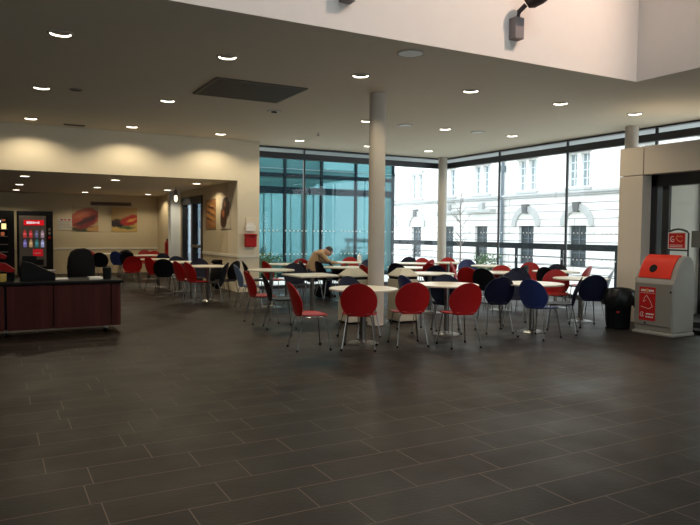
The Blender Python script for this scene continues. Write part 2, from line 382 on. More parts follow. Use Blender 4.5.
for y in (4.55, 6.1, 7.5): box(bm, (GX-.2, y-.04, 0), (GX-.1, y+.04, LBZ-.1))
obj('window_frame', bm, M['dark'], w5)
d2 = struct('door_2'); bm = B()
for a, b in ((7.12, 7.235), (5.75, 5.85), (4.5, 4.62)): box(bm, (9.62, a, 0), (9.76, b, 2.44))
box(bm, (9.62, 4.5, 2.25), (9.76, 7.235, 2.44)); box(bm, (9.62, 4.5, 0), (9.76, 7.235, .1))
obj('door_frame', bm, M['dark'], d2)
bm = B(); box(bm, (9.66, 6.93, .1), (9.72, 7.05, 2.25)); obj('door_stile', bm, M['dark'], d2)
obj('door_pane', quad(B(), [(9.69, 4.5, .1), (9.69, 7.2, .1), (9.69, 7.2, 2.25), (9.69, 4.5, 2.25)]), M['doorglass'], d2)
obj('door_plate', box(B(), (9.675, 6.23, 1.26), (9.685, 6.53, 1.52)), M['plate'], d2)

# ---------------------------------------------------------------- ceiling fittings
ORD = ['first', 'second', 'third', 'fourth', 'fifth', 'sixth']
def downlight(x, y, z, r, label, power, group):
    t = thing('ceiling_downlight', label, 'ceiling light', (x, y, z), 0, group)
    obj('trim_ring', lathe(B(), [(r*.80, -.002), (r*.83, -.010), (r*1.0, -.008), (r*1.03, 0), (r*.80, .0), (r*.80, -.002)], 28), M['trim'], t, smooth=40)
    obj('glow_ring', lathe(B(), [(r*.80, -.008), (r*.785, .010), (r*.795, .010), (r*.805, 0), (r*.80, -.008)], 28), M['lamp'], t, smooth=40)
    obj('baffle', lathe(B(), [(r*.785, .009), (r*.70, .06), (r*.55, .115), (0, .12)], 28), M['baffle'], t, smooth=40)
    obj('lamp', lathe(B(), [(0, .098), (r*.40, .098), (r*.40, .108), (0, .108)], 20), M['lamp'], t)
    L = bpy.data.lights.new('downlight_beam', 'SPOT'); L.energy = power; L.color = (1, .86, .62); L.spot_size = radians(150); L.spot_blend = .6; L.shadow_soft_size = .012
    lo = bpy.data.objects.new('downlight_beam', L); COL.objects.link(lo); lo.parent = t; lo.location = (0, 0, .035)
    return t
ROWN = {0: 'row nearest the light well', 1: 'middle row of the main ceiling', 2: 'row by the canteen header'}
for r, y in enumerate(LY):
    xs = [x for x, yy in MAIN if yy == y]
    for k, x in enumerate(xs):
        downlight(x, y, ZC, .134, f'lit downlight, {ORD[k]} from left in the {ROWN[r]}', 50, 'lit downlights in the main ceiling')
LROW = ['front row', 'middle row', 'back row']
for i, (x, y) in enumerate(LOW):
    downlight(x, y, ZL, .12, f'lit downlight, {["left","middle","right"][i%3]} of the three in the {LROW[i//3]} of the low canteen ceiling', 38, 'lit downlights in the low canteen ceiling')
def disc(name, x, y, z, r, label, cat, m, bez=None):
    t = thing(name, label, cat, (x, y, z))
    obj('face', lathe(B(), [(0, -.012), (r*.85, -.012), (r*.85, -.004), (0, -.004)], 24), m, t, smooth=40)
    obj('rim', lathe(B(), [(r*.85, -.014), (r, -.010), (r, 0), (r*.85, 0), (r*.85, -.014)], 24), bez or M['trim'], t, smooth=40)
    return t
disc('ceiling_speaker', 4.43, 6.66, ZC, .17, 'large flat grey disc speaker beside the light well edge', 'ceiling speaker', M['dim'])
disc('ceiling_speaker', 1.16, 10.96, ZC, .10, 'small flat disc on the dim ceiling at left, beside a middle row downlight', 'ceiling speaker', M['grille'])
disc('ceiling_lens', 7.27, 11.1, ZC, .15, 'pale unlit disc in the ceiling just right of the front column', 'ceiling fitting', M['dim'])
disc('ceiling_lens', 9.08, 11.06, ZC, .15, 'pale unlit disc in the ceiling, farther right of the two', 'ceiling fitting', M['dim'])
t = disc('gimbal_downlight', 4.45, 11.05, ZC, .13, 'unlit downlight with a dark centre next to the square vent', 'ceiling light', M['dim'])
obj('lamp_core', lathe(B(), [(0, -.03), (.05, -.028), (.055, -.012), (0, -.012)], 16), M['black'], t, smooth=40)
t = thing('sprinkler_head', 'tiny dark sprinkler head on the ceiling left of the front column', 'sprinkler', (6.25, 12.98, ZC))
obj('stem', lathe(B(), [(0, 0), (.03, 0), (.03, -.008), (.012, -.012), (.012, -.05), (0, -.05)], 14), M['trim'], t)
obj('deflector', lathe(B(), [(0, -.05), (.035, -.053), (.035, -.06), (0, -.06)], 14), M['spot'], t)
t = thing('ceiling_vent', 'large square dark grille in the main ceiling', 'vent', (3.48, 9.66, ZC))
bm = B()
for lo, hi in (((-.70, -.62), (.70, -.57)), ((-.70, .57), (.70, .62)), ((-.70, -.57), (-.65, .57)), ((.65, -.57), (.70, .57))): box(bm, (lo[0], lo[1], -.02), (hi[0], hi[1], 0))
obj('frame', bm, M['grille'], t)
obj('backing', box(B(), (-.65, -.57, -.004), (.65, .57, 0)), M['maroon'], t)
bm = B()
for i in range(28): y = -.55+i*.0405; box(bm, (-.65, y, -.016), (.65, y+.02, -.004))
obj('slats', bm, M['grille'], t)
t = thing('linear_vent', 'short dark slot vent where the ceiling meets the header wall', 'vent', (1.51, 14.62, ZC))
obj('frame', box(B(), (-.2, -.05, -.015), (.2, .05, 0)), M['grille'], t)
obj('blade', box(B(), (-.18, -.01, -.022), (.18, .01, -.015)), M['black'], t)
t = thing('pendant_lantern', 'small hanging lantern with a glowing lower half near the canteen side door', 'pendant light', (4.47, 18.3, ZL))
obj('cord', tube(B(), [(0, 0, 0), (0, 0, -.16)], .008), M['black'], t)
obj('cap', lathe(B(), [(0, -.06), (.04, -.07), (.058, -.22), (0, -.22)], 16), M['spot'], t, smooth=40)
obj('lamp_shade', lathe(B(), [(0, -.22), (.03, -.22), (.048, -.27), (.045, -.36), (.02, -.40), (0, -.40)], 16), emit('lantern_glow', (1, .85, .55), 1.5), t, smooth=40)
# spotlights on the light well wall
def wall_spot(x, z, label):
    t = thing('wall_spotlight', label, 'spotlight', (x, VY, z), 0, 'spotlights on the light well wall')
    obj('control_box', box(B(), (-.07, -.12, -.13), (.07, 0, .13), .006), M['spot'], t)
    obj('neck', tube(B(), [(.0, -.08, .12), (.0, -.10, .20), (.05, -.16, .27)], .03, 12), M['spothead'], t, smooth=40)
    h = obj('lamp_head', lathe(B(), [(0, -.10), (.06, -.10), (.10, -.04), (.115, .06), (.115, .12), (.10, .12), (.095, .07), (0, .07)], 20), M['spothead'], t, loc=(.10, -.24, .33), smooth=40)
    h.rotation_euler = (radians(60), 0, radians(35))
wall_spot(5.71, 3.97, 'grey box spotlight high on the white light well wall, wholly in view')
wall_spot(3.34, 4.02, 'spotlight cut off by the top edge, left of the other one')

# ---------------------------------------------------------------- tables
def round_table(x, y, label, detail=True):
    t = thing('round_table', label, 'table', (x, y, 0), 0, 'canteen tables')
    obj('tabletop', lathe(B(), [(0, .70), (.43, .70), (.447, .703), (.447, .722), (.443, .725), (0, .725)], 48), M['top'], t, smooth=30)
    obj('edge_band', lathe(B(), [(.447, .701), (.4515, .703), (.4515, .720), (.447, .722), (.447, .701)], 48), M['edge'], t, smooth=30)
    obj('pole', lathe(B(), [(.036, .012), (.036, .69), (.12, .692), (.12, .70), (0, .70)], 20), M['steel'], t, smooth=30)
    obj('base', lathe(B(), [(0, 0), (.205, 0), (.205, .008), (.18, .016), (.06, .028), (.05, .05), (0, .05)], 36), M['chrome'], t, smooth=30)
    return t
TB = {}
for k, x, y, lab in [
    ('T1', 363.5, 288, 'round cream table behind the front red chair, at the foot of the front column'),
    ('T3', 271, 269.5, 'round table left of the square one, with red and navy chairs at its side'),
    ('T4', 286.5, 263.8, 'round table by the teal window behind the left red and navy chairs'),
    ('T5', 347, 262, 'round table the bent-over person leans on'),
    ('T5b', 345, 266.8, 'round table whose white edge shows just behind the left beige litter bin'),
    ('T6', 447, 284, 'round table behind the two front red chairs right of the column'),
    ('T7', 532.5, 283, 'round table behind the front blue chair'),
    ('T8', 581, 278, 'round table nearest the black waste bin, by the pier'),
    ('T9', 501, 272, 'round table between the front navy chair and the far windows, in the second line'),
    ('T10', 491, 265.5, 'round table by the right glass wall, behind the second line'),
    ('T11', 556, 271, 'round table beyond the red chair that faces us, right side'),
    ('T12', 414, 263, 'far round table in the window corner, just left of the corner column'),
    ('T13', 408.5, 267.2, 'round table behind the right beige litter bin, middle distance'),
    ('T14', 430, 273, 'round table touching the right side of the right beige litter bin in view'),
    ('T15', 448, 262.4, 'farthest round table, in front of the corner column'),
    ('L1', 208, 265.7, 'round table near the canteen opening, right of the two red chairs'),
    ('L2', 180, 261.6, 'round table deeper in the canteen, second along the side wall'),
    ('L3', 158, 259, 'round table in the middle of the low canteen, behind the black chair'),
    ('L4', 149, 255, 'small-looking round table near the canteen back wall, right'),
    ('L5', 105, 253.5, 'farthest round table at the canteen back wall, left'),
]:
    p = at_z(x, y, .725); TB[k] = p; round_table(p.x, p.y, lab)
t = thing('square_table', 'square cream table with a single pole, left of the front column', 'table', (4.79, 10.14, 0), 0, 'canteen tables'); TB['T2'] = Vector((4.79, 10.14, .725))
obj('tabletop', box(B(), (-.39, -.41, .70), (.39, .41, .725), .004), M['top'], t)
bm = B()
for lo, hi in (((-.394, -.414), (.394, -.41)), ((-.394, .41), (.394, .414)), ((-.394, -.41), (-.39, .41)), ((.39, -.41), (.394, .41))): box(bm, (lo[0], lo[1], .702), (hi[0], hi[1], .722))
obj('edge_band', bm, M['edge'], t)
obj('pole', lathe(B(), [(.036, .012), (.036, .69), (.12, .692), (.12, .70), (0, .70)], 20), M['steel'], t, smooth=30)
obj('base', lathe(B(), [(0, 0), (.205, 0), (.205, .008), (.18, .016), (.06, .028), (.05, .05), (0, .05)], 36), M['chrome'], t, smooth=30)

# ---------------------------------------------------------------- shell chairs
def sheet(rows, cols, fn, thick):
    bm = B(); g = [[bm.verts.new(fn(i/(rows-1), -1+2*j/(cols-1))) for j in range(cols)] for i in range(rows)]
    for i in range(rows-1):
        for j in range(cols-1): bm.faces.new((g[i][j], g[i][j+1], g[i+1][j+1], g[i+1][j]))
    bmesh.ops.recalc_face_normals(bm, faces=bm.faces)
    bmesh.ops.solidify(bm, geom=bm.faces[:], thickness=thick)
    bmesh.ops.remove_doubles(bm, verts=bm.verts[:], dist=.0004)
    return bm
def back_pt(t, s):
    zc, r = .612, .221
    a = -radians(60) + t*(radians(90)+radians(60))          # down at the waist, round to the top
    z = zc + r*sin(a); w = r*cos(a) + .004
    if z < .50: w = max(w, .118)
    lean = -.175 - (z-.43)*.27 - .02*max(0, 1-abs(z-.47)/.06)*0
    return (s*w, lean + .045*(abs(s)*w/.22)**2, z)
def seat_pt(t, s):
    y = -.185 + t*.395
    u = (y+.185)/.395
    w = .120 + .098*min(1, u/.30)**.75
    if u > .62: w *= sqrt(max(.0, 1-((u-.62)/.385)**2.6))*.98+.02
    z = .440 + .006*(s*s) - .010*(1-s*s)*(1-abs(u-.45)) - (.016*max(0, u-.75)/.25)
    if u < .10: z += (.10-u)/.10*.016
    return (s*w, y, z)
def make_chair(key, m, feet):
    t = bpy.data.objects.new('shell_chair', None); COL.objects.link(t); t.empty_display_size = .1
    obj('seat', sheet(16, 11, seat_pt, .011), m, t, smooth=50)
    obj('backrest', sheet(18, 11, back_pt, .011), m, t, smooth=50)
    obj('leg_mount', box(B(), (-.09, -.09, .408), (.09, .10, .426), .004), M['steel'], t)
    for sx in (-1, 1):
        for sy in (-1, 1):
            pts = [(sx*.05, sy*.06+.0, .418), (sx*.12, sy*.115, .418), (sx*.148, sy*.14, .408), (sx*.158, sy*.152, .385), (sx*.205, sy*.215-.015, .012)]
            l = obj('leg', tube(B(), pts, .0082, 8), M['chrome'], t, smooth=40)
            if feet: obj('rubber_foot', lathe(B(), [(0, 0), (.014, 0), (.013, .025), (0, .025)], 10, (sx*.205, sy*.215-.015, 0)), M['black'], l)
    return t
PROTO = {}
def chair(color, x, y, ang, label, ztop=.833):
    p = at_z(x, y, ztop)
    d = (p-CAM).dot(CF); near = d < 11
    th = YAW + atan((x-350)/FPX) + radians(ang)
    f = Vector((sin(th), cos(th)))
    loc = (p.x + f.x*.283, p.y + f.y*.283, 0); rz = -th
    k = (color, near)
    if k not in PROTO:
        o = PROTO[k] = make_chair(color, M[color], near); o.location = loc; o.rotation_euler.z = rz
    else: o = dup(PROTO[k], loc, rz)
    tag(o, label, 'chair', 'canteen shell chairs'); return o
CH = [
    # front line
    ('red', 358.5, 283.6, 4, 'red round-backed chair, back to us, in front of the column table'),
    ('red', 288.5, 282.2, 74, 'red chair seen sideways at the square table, alone in the open floor'),
    ('red', 415, 282.2, -18, 'red round-backed chair, back to us, just right of the front column'),
    ('red', 469.5, 283, -28, 'red chair, back to us, rightmost of the front red chairs'),
    ('navy', 502.5, 276.8, -24, 'navy chair, back to us, between the front red and front blue chairs'),
    ('blue', 529.5, 279, 34, 'blue chair turned to the right, at the front right'),
    ('navy', 599, 275, -24, 'dark round-backed chair beside the black waste bin'),
    ('navy', 347, 276, 140, 'navy chair behind the left edge of the column table'),
    ('blue', 402, 275, 58, 'blue chair half hidden behind the red one right of the column'),
    ('navy', 446, 274.6, 176, 'dark chair facing us across the table behind the front red chairs'),
    ('navy', 513, 271.5, 172, 'dark chair behind the gap between the front navy and blue chairs'),
    ('navy', 582, 277, -88, 'navy chair seen edge-on at the pole of the right-hand table'),
    # second line, right
    ('red', 467, 267, 24, 'red chair in the second line, left of the black one'),
    ('blk', 481, 268, 28, 'black chair in the second line, behind the front navy chair'),
    ('red', 450.5, 261.8, 96, 'red chair seen sideways right of the corner column'),
    ('red', 452, 257.5, 178, 'red chair top just showing below the corner column'),
    ('blue', 467, 259.3, 170, 'blue chair facing us by the shrub outside the window'),
    ('red', 502, 265.7, 180, 'small red chair facing us between two tables on the right'),
    ('navy', 514, 267.2, 160, 'navy chair left of the black pair in the second line'),
    ('blk', 526, 265, -60, 'black chair by the middle of the right glass wall'),
    ('blk', 546, 266.8, 30, 'black chair directly behind the front blue chair'),
    ('red', 568.5, 270.3, 178, 'bright red chair facing us at the table by the pier'),
    ('red', 583.5, 265.8, -70, 'red chair behind and right of the bright red one facing us'),
    ('navy', 560, 264, 175, 'navy chair top above the red one facing us'),
    ('pale', 613.5, 270, -84, 'pale blue-lit chair seen edge-on at the pier'),
    ('red', 530, 262, 180, 'tiny red chair back against the right glass wall'),
    # window corner
    ('navy', 409, 256.7, 176, 'navy chair top at the far corner table, leftmost there'),
    ('red', 419.5, 258, 160, 'red chair top at the far corner table, between two others'),
    ('red', 430.5, 258.8, -60, 'red chair in front of the corner column, left of it'),
    ('red', 426, 263.2, 30, 'red chair with rounded back behind the right beige litter bin'),
    ('navy', 437, 265, -20, 'navy chair behind the table next to the right litter bin'),
    ('navy', 393, 262.6, 30, 'navy chair between the front column and right litter bin'),
    ('red', 362, 264.5, 60, 'dark red chair peeping out left of the front column'),
    ('red', 354, 257, 178, 'small red chair behind the table the person leans on'),
    ('navy', 367, 259.5, 150, 'navy chair sliver left of the front column by the window'),
    ('blk', 330.5, 261.3, 60, 'black chair in front of the bent-over person'),
    # left group by the pier
    ('red', 245.3, 270.8, 72, 'red chair sideways, left of the table left of the square one'),
    ('blk', 262, 272.8, 82, 'black chair sideways, nearest of the left group'),
    ('red', 264, 261, 62, 'red chair behind the left group table, facing away from the pier'),
    ('navy', 282.5, 263.4, 172, 'navy chair facing us across the left group table'),
    ('red', 300, 258.6, 10, 'red chair left of the person, before the teal window'),
    ('pale', 234.5, 264.6, 76, 'window-lit blue chair edge-on beside the pier with the letter box'),
    ('blk', 242.5, 261, 80, 'black chair edge-on below the red letter box'),
    ('blk', 228, 262.5, -75, 'black chair at the right of the canteen opening table'),
    ('blk', 218, 260.5, -120, 'black chair against the side wall under the food pictures'),
    # canteen
    ('red', 186, 262, 62, 'red chair left of the canteen opening table, right of a pair'),
    ('red', 175.5, 261, 62, 'red chair left of the canteen opening table, left of a pair'),
    ('blk', 163, 258.8, 8, 'black round-backed chair, back to us, inside the canteen'),
    ('red', 133, 256, -6, 'dusky red chair, back to us, right of the counter'),
    ('red', 147.5, 257, 55, 'bright red chair between the dusky red and black ones'),
    ('navy', 199, 258.4, 178, 'dark chair behind the canteen opening table by the side door'),
    ('blk', 136, 251.4, 20, 'black chair in the second canteen line, above the dusky red one'),
    ('red', 144.5, 249.8, 175, 'red chair at the back of the canteen, left of two'),
    ('red', 154, 250.6, 175, 'red chair at the back of the canteen, right of two'),
    ('navy', 162, 253, 150, 'navy chair at the back of the canteen near the fire extinguishers'),
    ('blue', 117.5, 251.2, 30, 'blue chair at the back of the canteen, left'),
    ('blk', 105.5, 250, 178, 'black chair behind the farthest canteen table'),
    ('blk', 124, 250.2, 175, 'black chair at the back wall right of the blue one'),
    ('red', 88, 250.4, 170, 'red chair peeping over the counter by the black padded chair'),
    ('blk', 99, 252.4, 20, 'black chair between the padded counter chair and the blue one'),
    ('navy', 176, 256, 160, 'navy chair beside the white nib by the side door'),
]
CHO = [chair(*c) for c in CH]
PIN = {0, 1, 2, 3, 4, 5}                                         # front chairs stay exactly where the photograph has them
def relax():
    pos = [Vector((o.location.x, o.location.y)) for o in CHO]; ang = [o.rotation_euler.z for o in CHO]; org = [p.copy() for p in pos]
    tabs = [(Vector((p.x, p.y)), .455) for p in TB.values()]
    posts = [(Vector(q), r) for q, r in (((5.29, 8.86), .14), ((11.3, 15.28), .14), ((11.2, 8.9), .14), ((4.72, 9.1), .24), ((5.55, 8.85), .24), ((8.3, 6.75), .25), ((9.5, 7.6), .1))]
    for it in range(60):
        for i in range(len(pos)):
            f = Vector((-sin(ang[i]), cos(ang[i]))); rt = Vector((f.y, -f.x))
            if i in PIN: continue
            for c, r in tabs:
                for s_ in (-.17, 0, .17):
                    q = pos[i] - f*(.257-.03*abs(s_)/.17) + rt*s_; d = q-c
                    if d.length < r+.012: pos[i] += d.normalized()*(r+.012-d.length)*.6
                for sx in (-.2, .2):
                    for sy in (-.2, .2):
                        q = pos[i]+f*sy+rt*sx; d = q-c
                        if d.length < .19: pos[i] += d.normalized()*(.19-d.length)*.4
            for c, r in posts:
                d = pos[i]-f*.05-c
                if d.length < r+.24: pos[i] += d.normalized()*(r+.24-d.length)*.5
            for j in range(i):
                d = pos[i]-pos[j]; m = .42
                if d.length < m:
                    e = d.normalized()*(m-d.length)*.3; pos[i] += e
                    if j not in PIN: pos[j] -= e
            x, y = pos[i]
            if y > 14.6 and x > WX: y = min(y, GY-.32); x = min(x, GX-.32)
            if x > GX-.3: x = GX-.3
            if WX-.3 < x < WX+.1 and y > 14.9: x = WX-.3
            pos[i] = Vector((x, y))
    for o, p in zip(CHO, pos): o.location.x, o.location.y = p
    return [((p-q).length, i) for i, (p, q) in enumerate(zip(pos, org))]
MOVED = sorted(relax(), reverse=True)[:14]
print('moved', [(round(d, 2), CH[i][0], CH[i][1]) for d, i in MOVED])


# ---------------------------------------------------------------- litter bins flanking the column
def litter(x, y, label):
    t = thing('litter_bin', label, 'litter bin', (x, y, 0), 0, 'beige litter bins')
    obj('body', box(B(), (-.18, -.18, .03), (.18, .18, .70), .006), M['binbeige'], t)
    obj('plinth', box(B(), (-.165, -.165, 0), (.165, .165, .03)), M['black'], t)
    obj('aperture', box(B(), (-.165, -.165, .70), (.165, .165, .745)), M['black'], t)
    bm = B(); box(bm, (-.185, -.185, .745), (.185, .185, .765))
    lo = [(-.185, -.185), (.185, -.185), (.185, .185), (-.185, .185)]; k = .075
    a = [bm.verts.new((u, v, .765)) for u, v in lo]; b = [bm.verts.new((u*k/.185, v*k/.185, .875)) for u, v in lo]
    for i in range(4): bm.faces.new((a[i], a[(i+1) % 4], b[(i+1) % 4], b[i]))
    bm.faces.new(b)
    obj('hood', bm, M['hood'], t)
p = at_z(353, 322.5, 0); litter(p.x, p.y, 'beige litter bin with sloped top, left of the front column')
p = at_z(402.5, 321.5, 0); litter(p.x, p.y, 'beige litter bin with sloped top, right of the front column')

# ---------------------------------------------------------------- recycling bin (front faces -x)
t = thing('recycling_bin', 'tall grey recycling bin with red hood and round hole, beside the lobby pier', 'recycling bin', (8.42, 6.24, 0))
prof = [(.02, .05), (0, .09), (0, .765), (.02, .79), (.038, .83), (.075, .93), (.13, 1.035), (.20, 1.115), (.28, 1.15), (.36, 1.145), (.43, 1.09), (.465, .99), (.475, .82), (.475, .05)]
bm = prism(B(), prof, 'y', -.315, .325)
es = [e for e in bm.edges if abs(e.verts[0].co.y-e.verts[1].co.y) < 1e-6]
bmesh.ops.bevel(bm, geom=es, offset=.025, segments=3, affect='EDGES', profile=.5)
obj('body', bm, M['rgrey'], t, smooth=40)
obj('plinth', box(B(), (-.03, -.325, 0), (.485, .335, .05), .015), M['rgrey'], t)
hood = [(.034, .815), (.075, .93), (.13, 1.035), (.20, 1.115), (.28, 1.15)]
bm = B()
out = [(x-.012, z+.012) for x, z in hood]; ring = []
for (x, z) in out: ring.append([bm.verts.new((x, y, z)) for y in (-.235, -.11, .02, .15, .285)])
for i in range(len(ring)-1):
    for j in range(4): bm.faces.new((ring[i][j], ring[i][j+1], ring[i+1][j+1], ring[i+1][j]))
bmesh.ops.recalc_face_normals(bm, faces=bm.faces); bmesh.ops.solidify(bm, geom=bm.faces[:], thickness=.02)
hd = obj('hood', bm, M['rred'], t, smooth=50)
bm = B(); lathe(bm, [(0, 0), (.058, 0), (.062, -.004), (.062, -.02), (0, -.02)], 24)
o = obj('hole', bm, M['black'], hd, loc=(.068, .075, .965)); o.rotation_euler = (0, -radians(65), 0)
dr = obj('door', box(B(), (-.018, -.30, .13), (.004, .31, .755), .012), M['rgrey2'], t)
lb = obj('label_panel', box(B(), (-.022, -.045, .20), (-.017, .225, .69), .001), M['label'], dr)
def bar(y0, y1, z0, z1): box(bm, (-.0245, y0, z0), (-.0215, y1, z1))
bm = B()
for y0, w in ((.195, .026), (.164, .018), (.142, .022), (.064, .026), (.034, .018), (.012, .028)): bar(y0-w, y0, .625, .655)
bar(-.035, .215, .602, .606)
obj('label_heading', bm, M['ink'], lb); bm = B()
for y0, w in ((.105, .03), (.07, .04), (.025, .018), (.004, .025)): bar(y0-w, y0, .288, .308); bar(y0-w+.008, y0+.004, .245, .265)
obj('label_caption', bm, M['ink'], lb); bm = B()
def seg(p, q, r=.003): tube(bm, [(-.0225, p[0], p[1]), (-.0225, q[0], q[1])], r, 6)
pl = [(.19, .40), (.06, .375), (.0, .41), (.04, .49), (.10, .57), (.135, .53), (.155, .47), (.11, .50)]
for a, b in zip(pl, pl[1:]): seg(a, b)
obj('label_drawing', bm, M['ink'], lb); bm = B()
for i in range(10):
    a0, a1 = radians(40+i*29), radians(40+(i+1)*29); seg((.17-.033*cos(a0), .285+.033*sin(a0)), (.17-.033*cos(a1), .285+.033*sin(a1)), .004)
seg((.165, .30), (.165, .268), .006)
obj('label_symbol', bm, M['ink'], lb)
bm = B(); lathe(bm, [(0, 0), (.028, 0), (.028, .003), (0, .003)], 16); o = obj('label_emblem', bm, M['ink2'], lb, loc=(-.0215, .092, .64)); o.rotation_euler = (0, -pi/2, 0)
bm = B(); cyl(bm, (0, 0, 0), .014, .012, 14); o = obj('lock', bm, M['black'], dr, loc=(-.015, .12, .165)); o.rotation_euler = (0, -pi/2, 0)
bm = B(); cyl(bm, (0, 0, 0), .014, .012, 14); o = obj('latch', bm, M['black'], dr, loc=(-.015, -.285, .64)); o.rotation_euler = (0, -pi/2, 0)
# sign on a stand behind it
t = thing('sign_stand', 'red recycling sign in a dark arched frame standing behind the grey bin', 'sign', (9.16, 6.40, 0))
SGN = t
bm = B(); tube(bm, [(0, .225, .03), (0, .225, 1.50), (0, .19, 1.53), (0, .1, 1.555), (0, 0, 1.565), (0, -.1, 1.555), (0, -.19, 1.53), (0, -.225, 1.50), (0, -.225, .03)], .016, 10); tube(bm, [(0, -.22, 1.24), (0, .22, 1.24)], .012, 8)
obj('frame', bm, M['sblack'], t, smooth=40)
obj('base', box(B(), (-.13, -.66, 0), (.13, .3, .06), .01), M['black'], t)
s = obj('sign_panel', box(B(), (-.022, -.185, 1.26), (-.012, .195, 1.515), .002), M['label'], t)
bm = B()
for lo, hi in (((-.185, 1.26), (.195, 1.272)), ((-.185, 1.503), (.195, 1.515)), ((-.185, 1.26), (-.175, 1.515)), ((.185, 1.26), (.195, 1.515))): box(bm, (-.025, lo[0], lo[1]), (-.021, hi[0], hi[1]))
for i in range(9):
    a0, a1 = radians(60+i*30), radians(60+(i+1)*30); tube(bm, [(-.023, .10-.042*cos(a0), 1.41+.042*sin(a0)), (-.023, .10-.042*cos(a1), 1.41+.042*sin(a1))], .006, 6)
tube(bm, [(-.023, .062, 1.405), (-.023, .105, 1.405)], .006, 6)
for z in (1.315, 1.29): box(bm, (-.0245, -.12, z), (-.0215, .16, z+.008))
obj('sign_print', bm, M['ink'], s)
bm = B()
pts = [(-.12, 1.44), (-.08, 1.46), (-.03, 1.45), (0, 1.47), (.02, 1.42), (-.02, 1.39), (-.08, 1.37), (-.12, 1.40)]
for a, b in zip(pts, pts[1:]): tube(bm, [(-.023, a[0], a[1]), (-.023, b[0], b[1])], .006, 6)
obj('sign_drawing', bm, M['ink2'], s)
t.scale = (1, .76, .985)

# ---------------------------------------------------------------- black waste bin with liner
p = at_z(617.5, 328, 0)
t = thing('waste_bin', 'black round waste bin with a liner folded over its rim', 'waste bin', (p.x, p.y, 0))
obj('body', lathe(B(), [(0, 0), (.165, 0), (.175, .02), (.205, .55), (.212, .58), (.20, .58), (.17, .05), (0, .05)], 32), M['black'], t, smooth=40)
bm = B(); rings = []
for k, (r, z) in enumerate([(.175, .40), (.20, .52), (.205, .585), (.218, .61), (.238, .595), (.265, .50), (.262, .42), (.235, .36)]):
    ring = []
    for i in range(56):
        a = 2*pi*i/56; w = .010*sin(a*9+k)+.007*sin(a*17+2*k)
        zz = z + (.02*sin(a*3+1)+.015*sin(a*7) if k > 4 else .012*sin(a*2+.6))
        ring.append(bm.verts.new(((r+w*(k > 2))*cos(a), (r+w*(k > 2))*sin(a), zz)))
    rings.append(ring)
for a, b in zip(rings, rings[1:]):
    for i in range(56): bm.faces.new((a[i], a[(i+1) % 56], b[(i+1) % 56], b[i]))
obj('liner', bm, M['bag'], t, smooth=60)
vx = Vector((-p.x, -p.y, 0)).normalized()
bm = B(); box(bm, (-.022, -.003, -.012), (.022, .003, .012))
o = obj('sticker', bm, M['label'], t, loc=(vx.x*.198, vx.y*.198, .27)); o.rotation_euler.z = atan2(vx.y, vx.x)+pi/2

# ---------------------------------------------------------------- letter box, dispenser, notice, bar, pictures, extinguishers
t = thing('letter_box', 'small red box fixed to the cream pier beside the teal window', 'letter box', (5.425, WY, 1.08))
obj('body', box(B(), (-.135, -.12, 0), (.135, 0, .29), .012), M['boxred'], t)
obj('lid', box(B(), (-.142, -.13, .27), (.142, 0, .315), .012), M['boxred'], t)
obj('slot', box(B(), (-.06, -.133, .255), (.10, -.118, .268)), M['black'], t)
t = thing('leaflet_holder', 'white leaflet holder on the pier just above the red box', 'leaflet holder', (5.42, WY, 1.46))
obj('pocket', box(B(), (-.11, -.07, 0), (.12, 0, .13), .006), M['paper'], t)
o = obj('leaflets', box(B(), (-.09, -.05, .02), (.08, -.02, .20)), M['paper'], t)
obj('back_plate', box(B(), (-.10, -.012, .1), (.10, 0, .33), .004), M['wall'], t)
t = thing('wall_notice', 'white printed notice with red heading left of the first burger picture', 'notice', (2.11, BY, 1.66))
obj('sheet', box(B(), (-.22, -.012, -.22), (.22, 0, .20)), mat('notice_paper', (.50, .46, .38), .7), t)
bm = B()
for i, w in enumerate((.06, .05, .07)): box(bm, (-.12+i*.11, -.016, .10), (-.12+i*.11+w, -.012, .15))
obj('heading', bm, M['label'], t)
bm = B()
for r in range(5):
    x = -.19
    while x < .16:
        w = random.uniform(.03, .08); box(bm, (x, -.015, .05-r*.045), (x+w, -.012, .065-r*.045)); x += w+.02
obj('small_print', bm, M['spot'], t)
t = thing('wall_grille', 'long dark bar grille on the back wall above the two burger pictures', 'grille', (3.57, BY, 2.345))
obj('frame', box(B(), (-.66, -.05, -.065), (.66, 0, .065), .006), M['maroon'], t)
obj('slot', box(B(), (-.62, -.054, -.012), (.62, -.05, .012)), M['black'], t)
def picture(label, x, y, z, w, h, m, side, group):
    t = thing('food_picture', label, 'picture', (x, y, z), -pi/2 if side else 0, group)
    bm = B(); box(bm, (-.5, -.02, -.5), (.5, 0, .5)); o = obj('print', bm, m, t); o.scale = (w, 1, h)
    bm = B()
    box(bm, (-w/2-.004, -.016, -h/2-.004), (w/2+.004, .0, -h/2)); box(bm, (-w/2-.004, -.016, h/2), (w/2+.004, 0, h/2+.004))
    obj('edge', bm, M['edge'], t)
p1 = picture_mat('picture_burger', (.40, .30, .15), [(.02, -.40, .56, .14, 0, (.03, .04, .015), .2), (.34, -.42, .3, .12, 0, (.42, .22, .07), .2), (-.02, .04, .60, .38, -.35, (.30, .045, .014), .10), (.08, -.06, .44, .13, -.5, (.055, .008, .005), .3), (-.1, .18, .34, .10, -.4, (.40, .10, .03), .5), (.05, -.24, .36, .08, -.5, (.16, .010, .006), .3), (-.16, -.12, .3, .05, -.4, (.05, .006, .004), .4)])
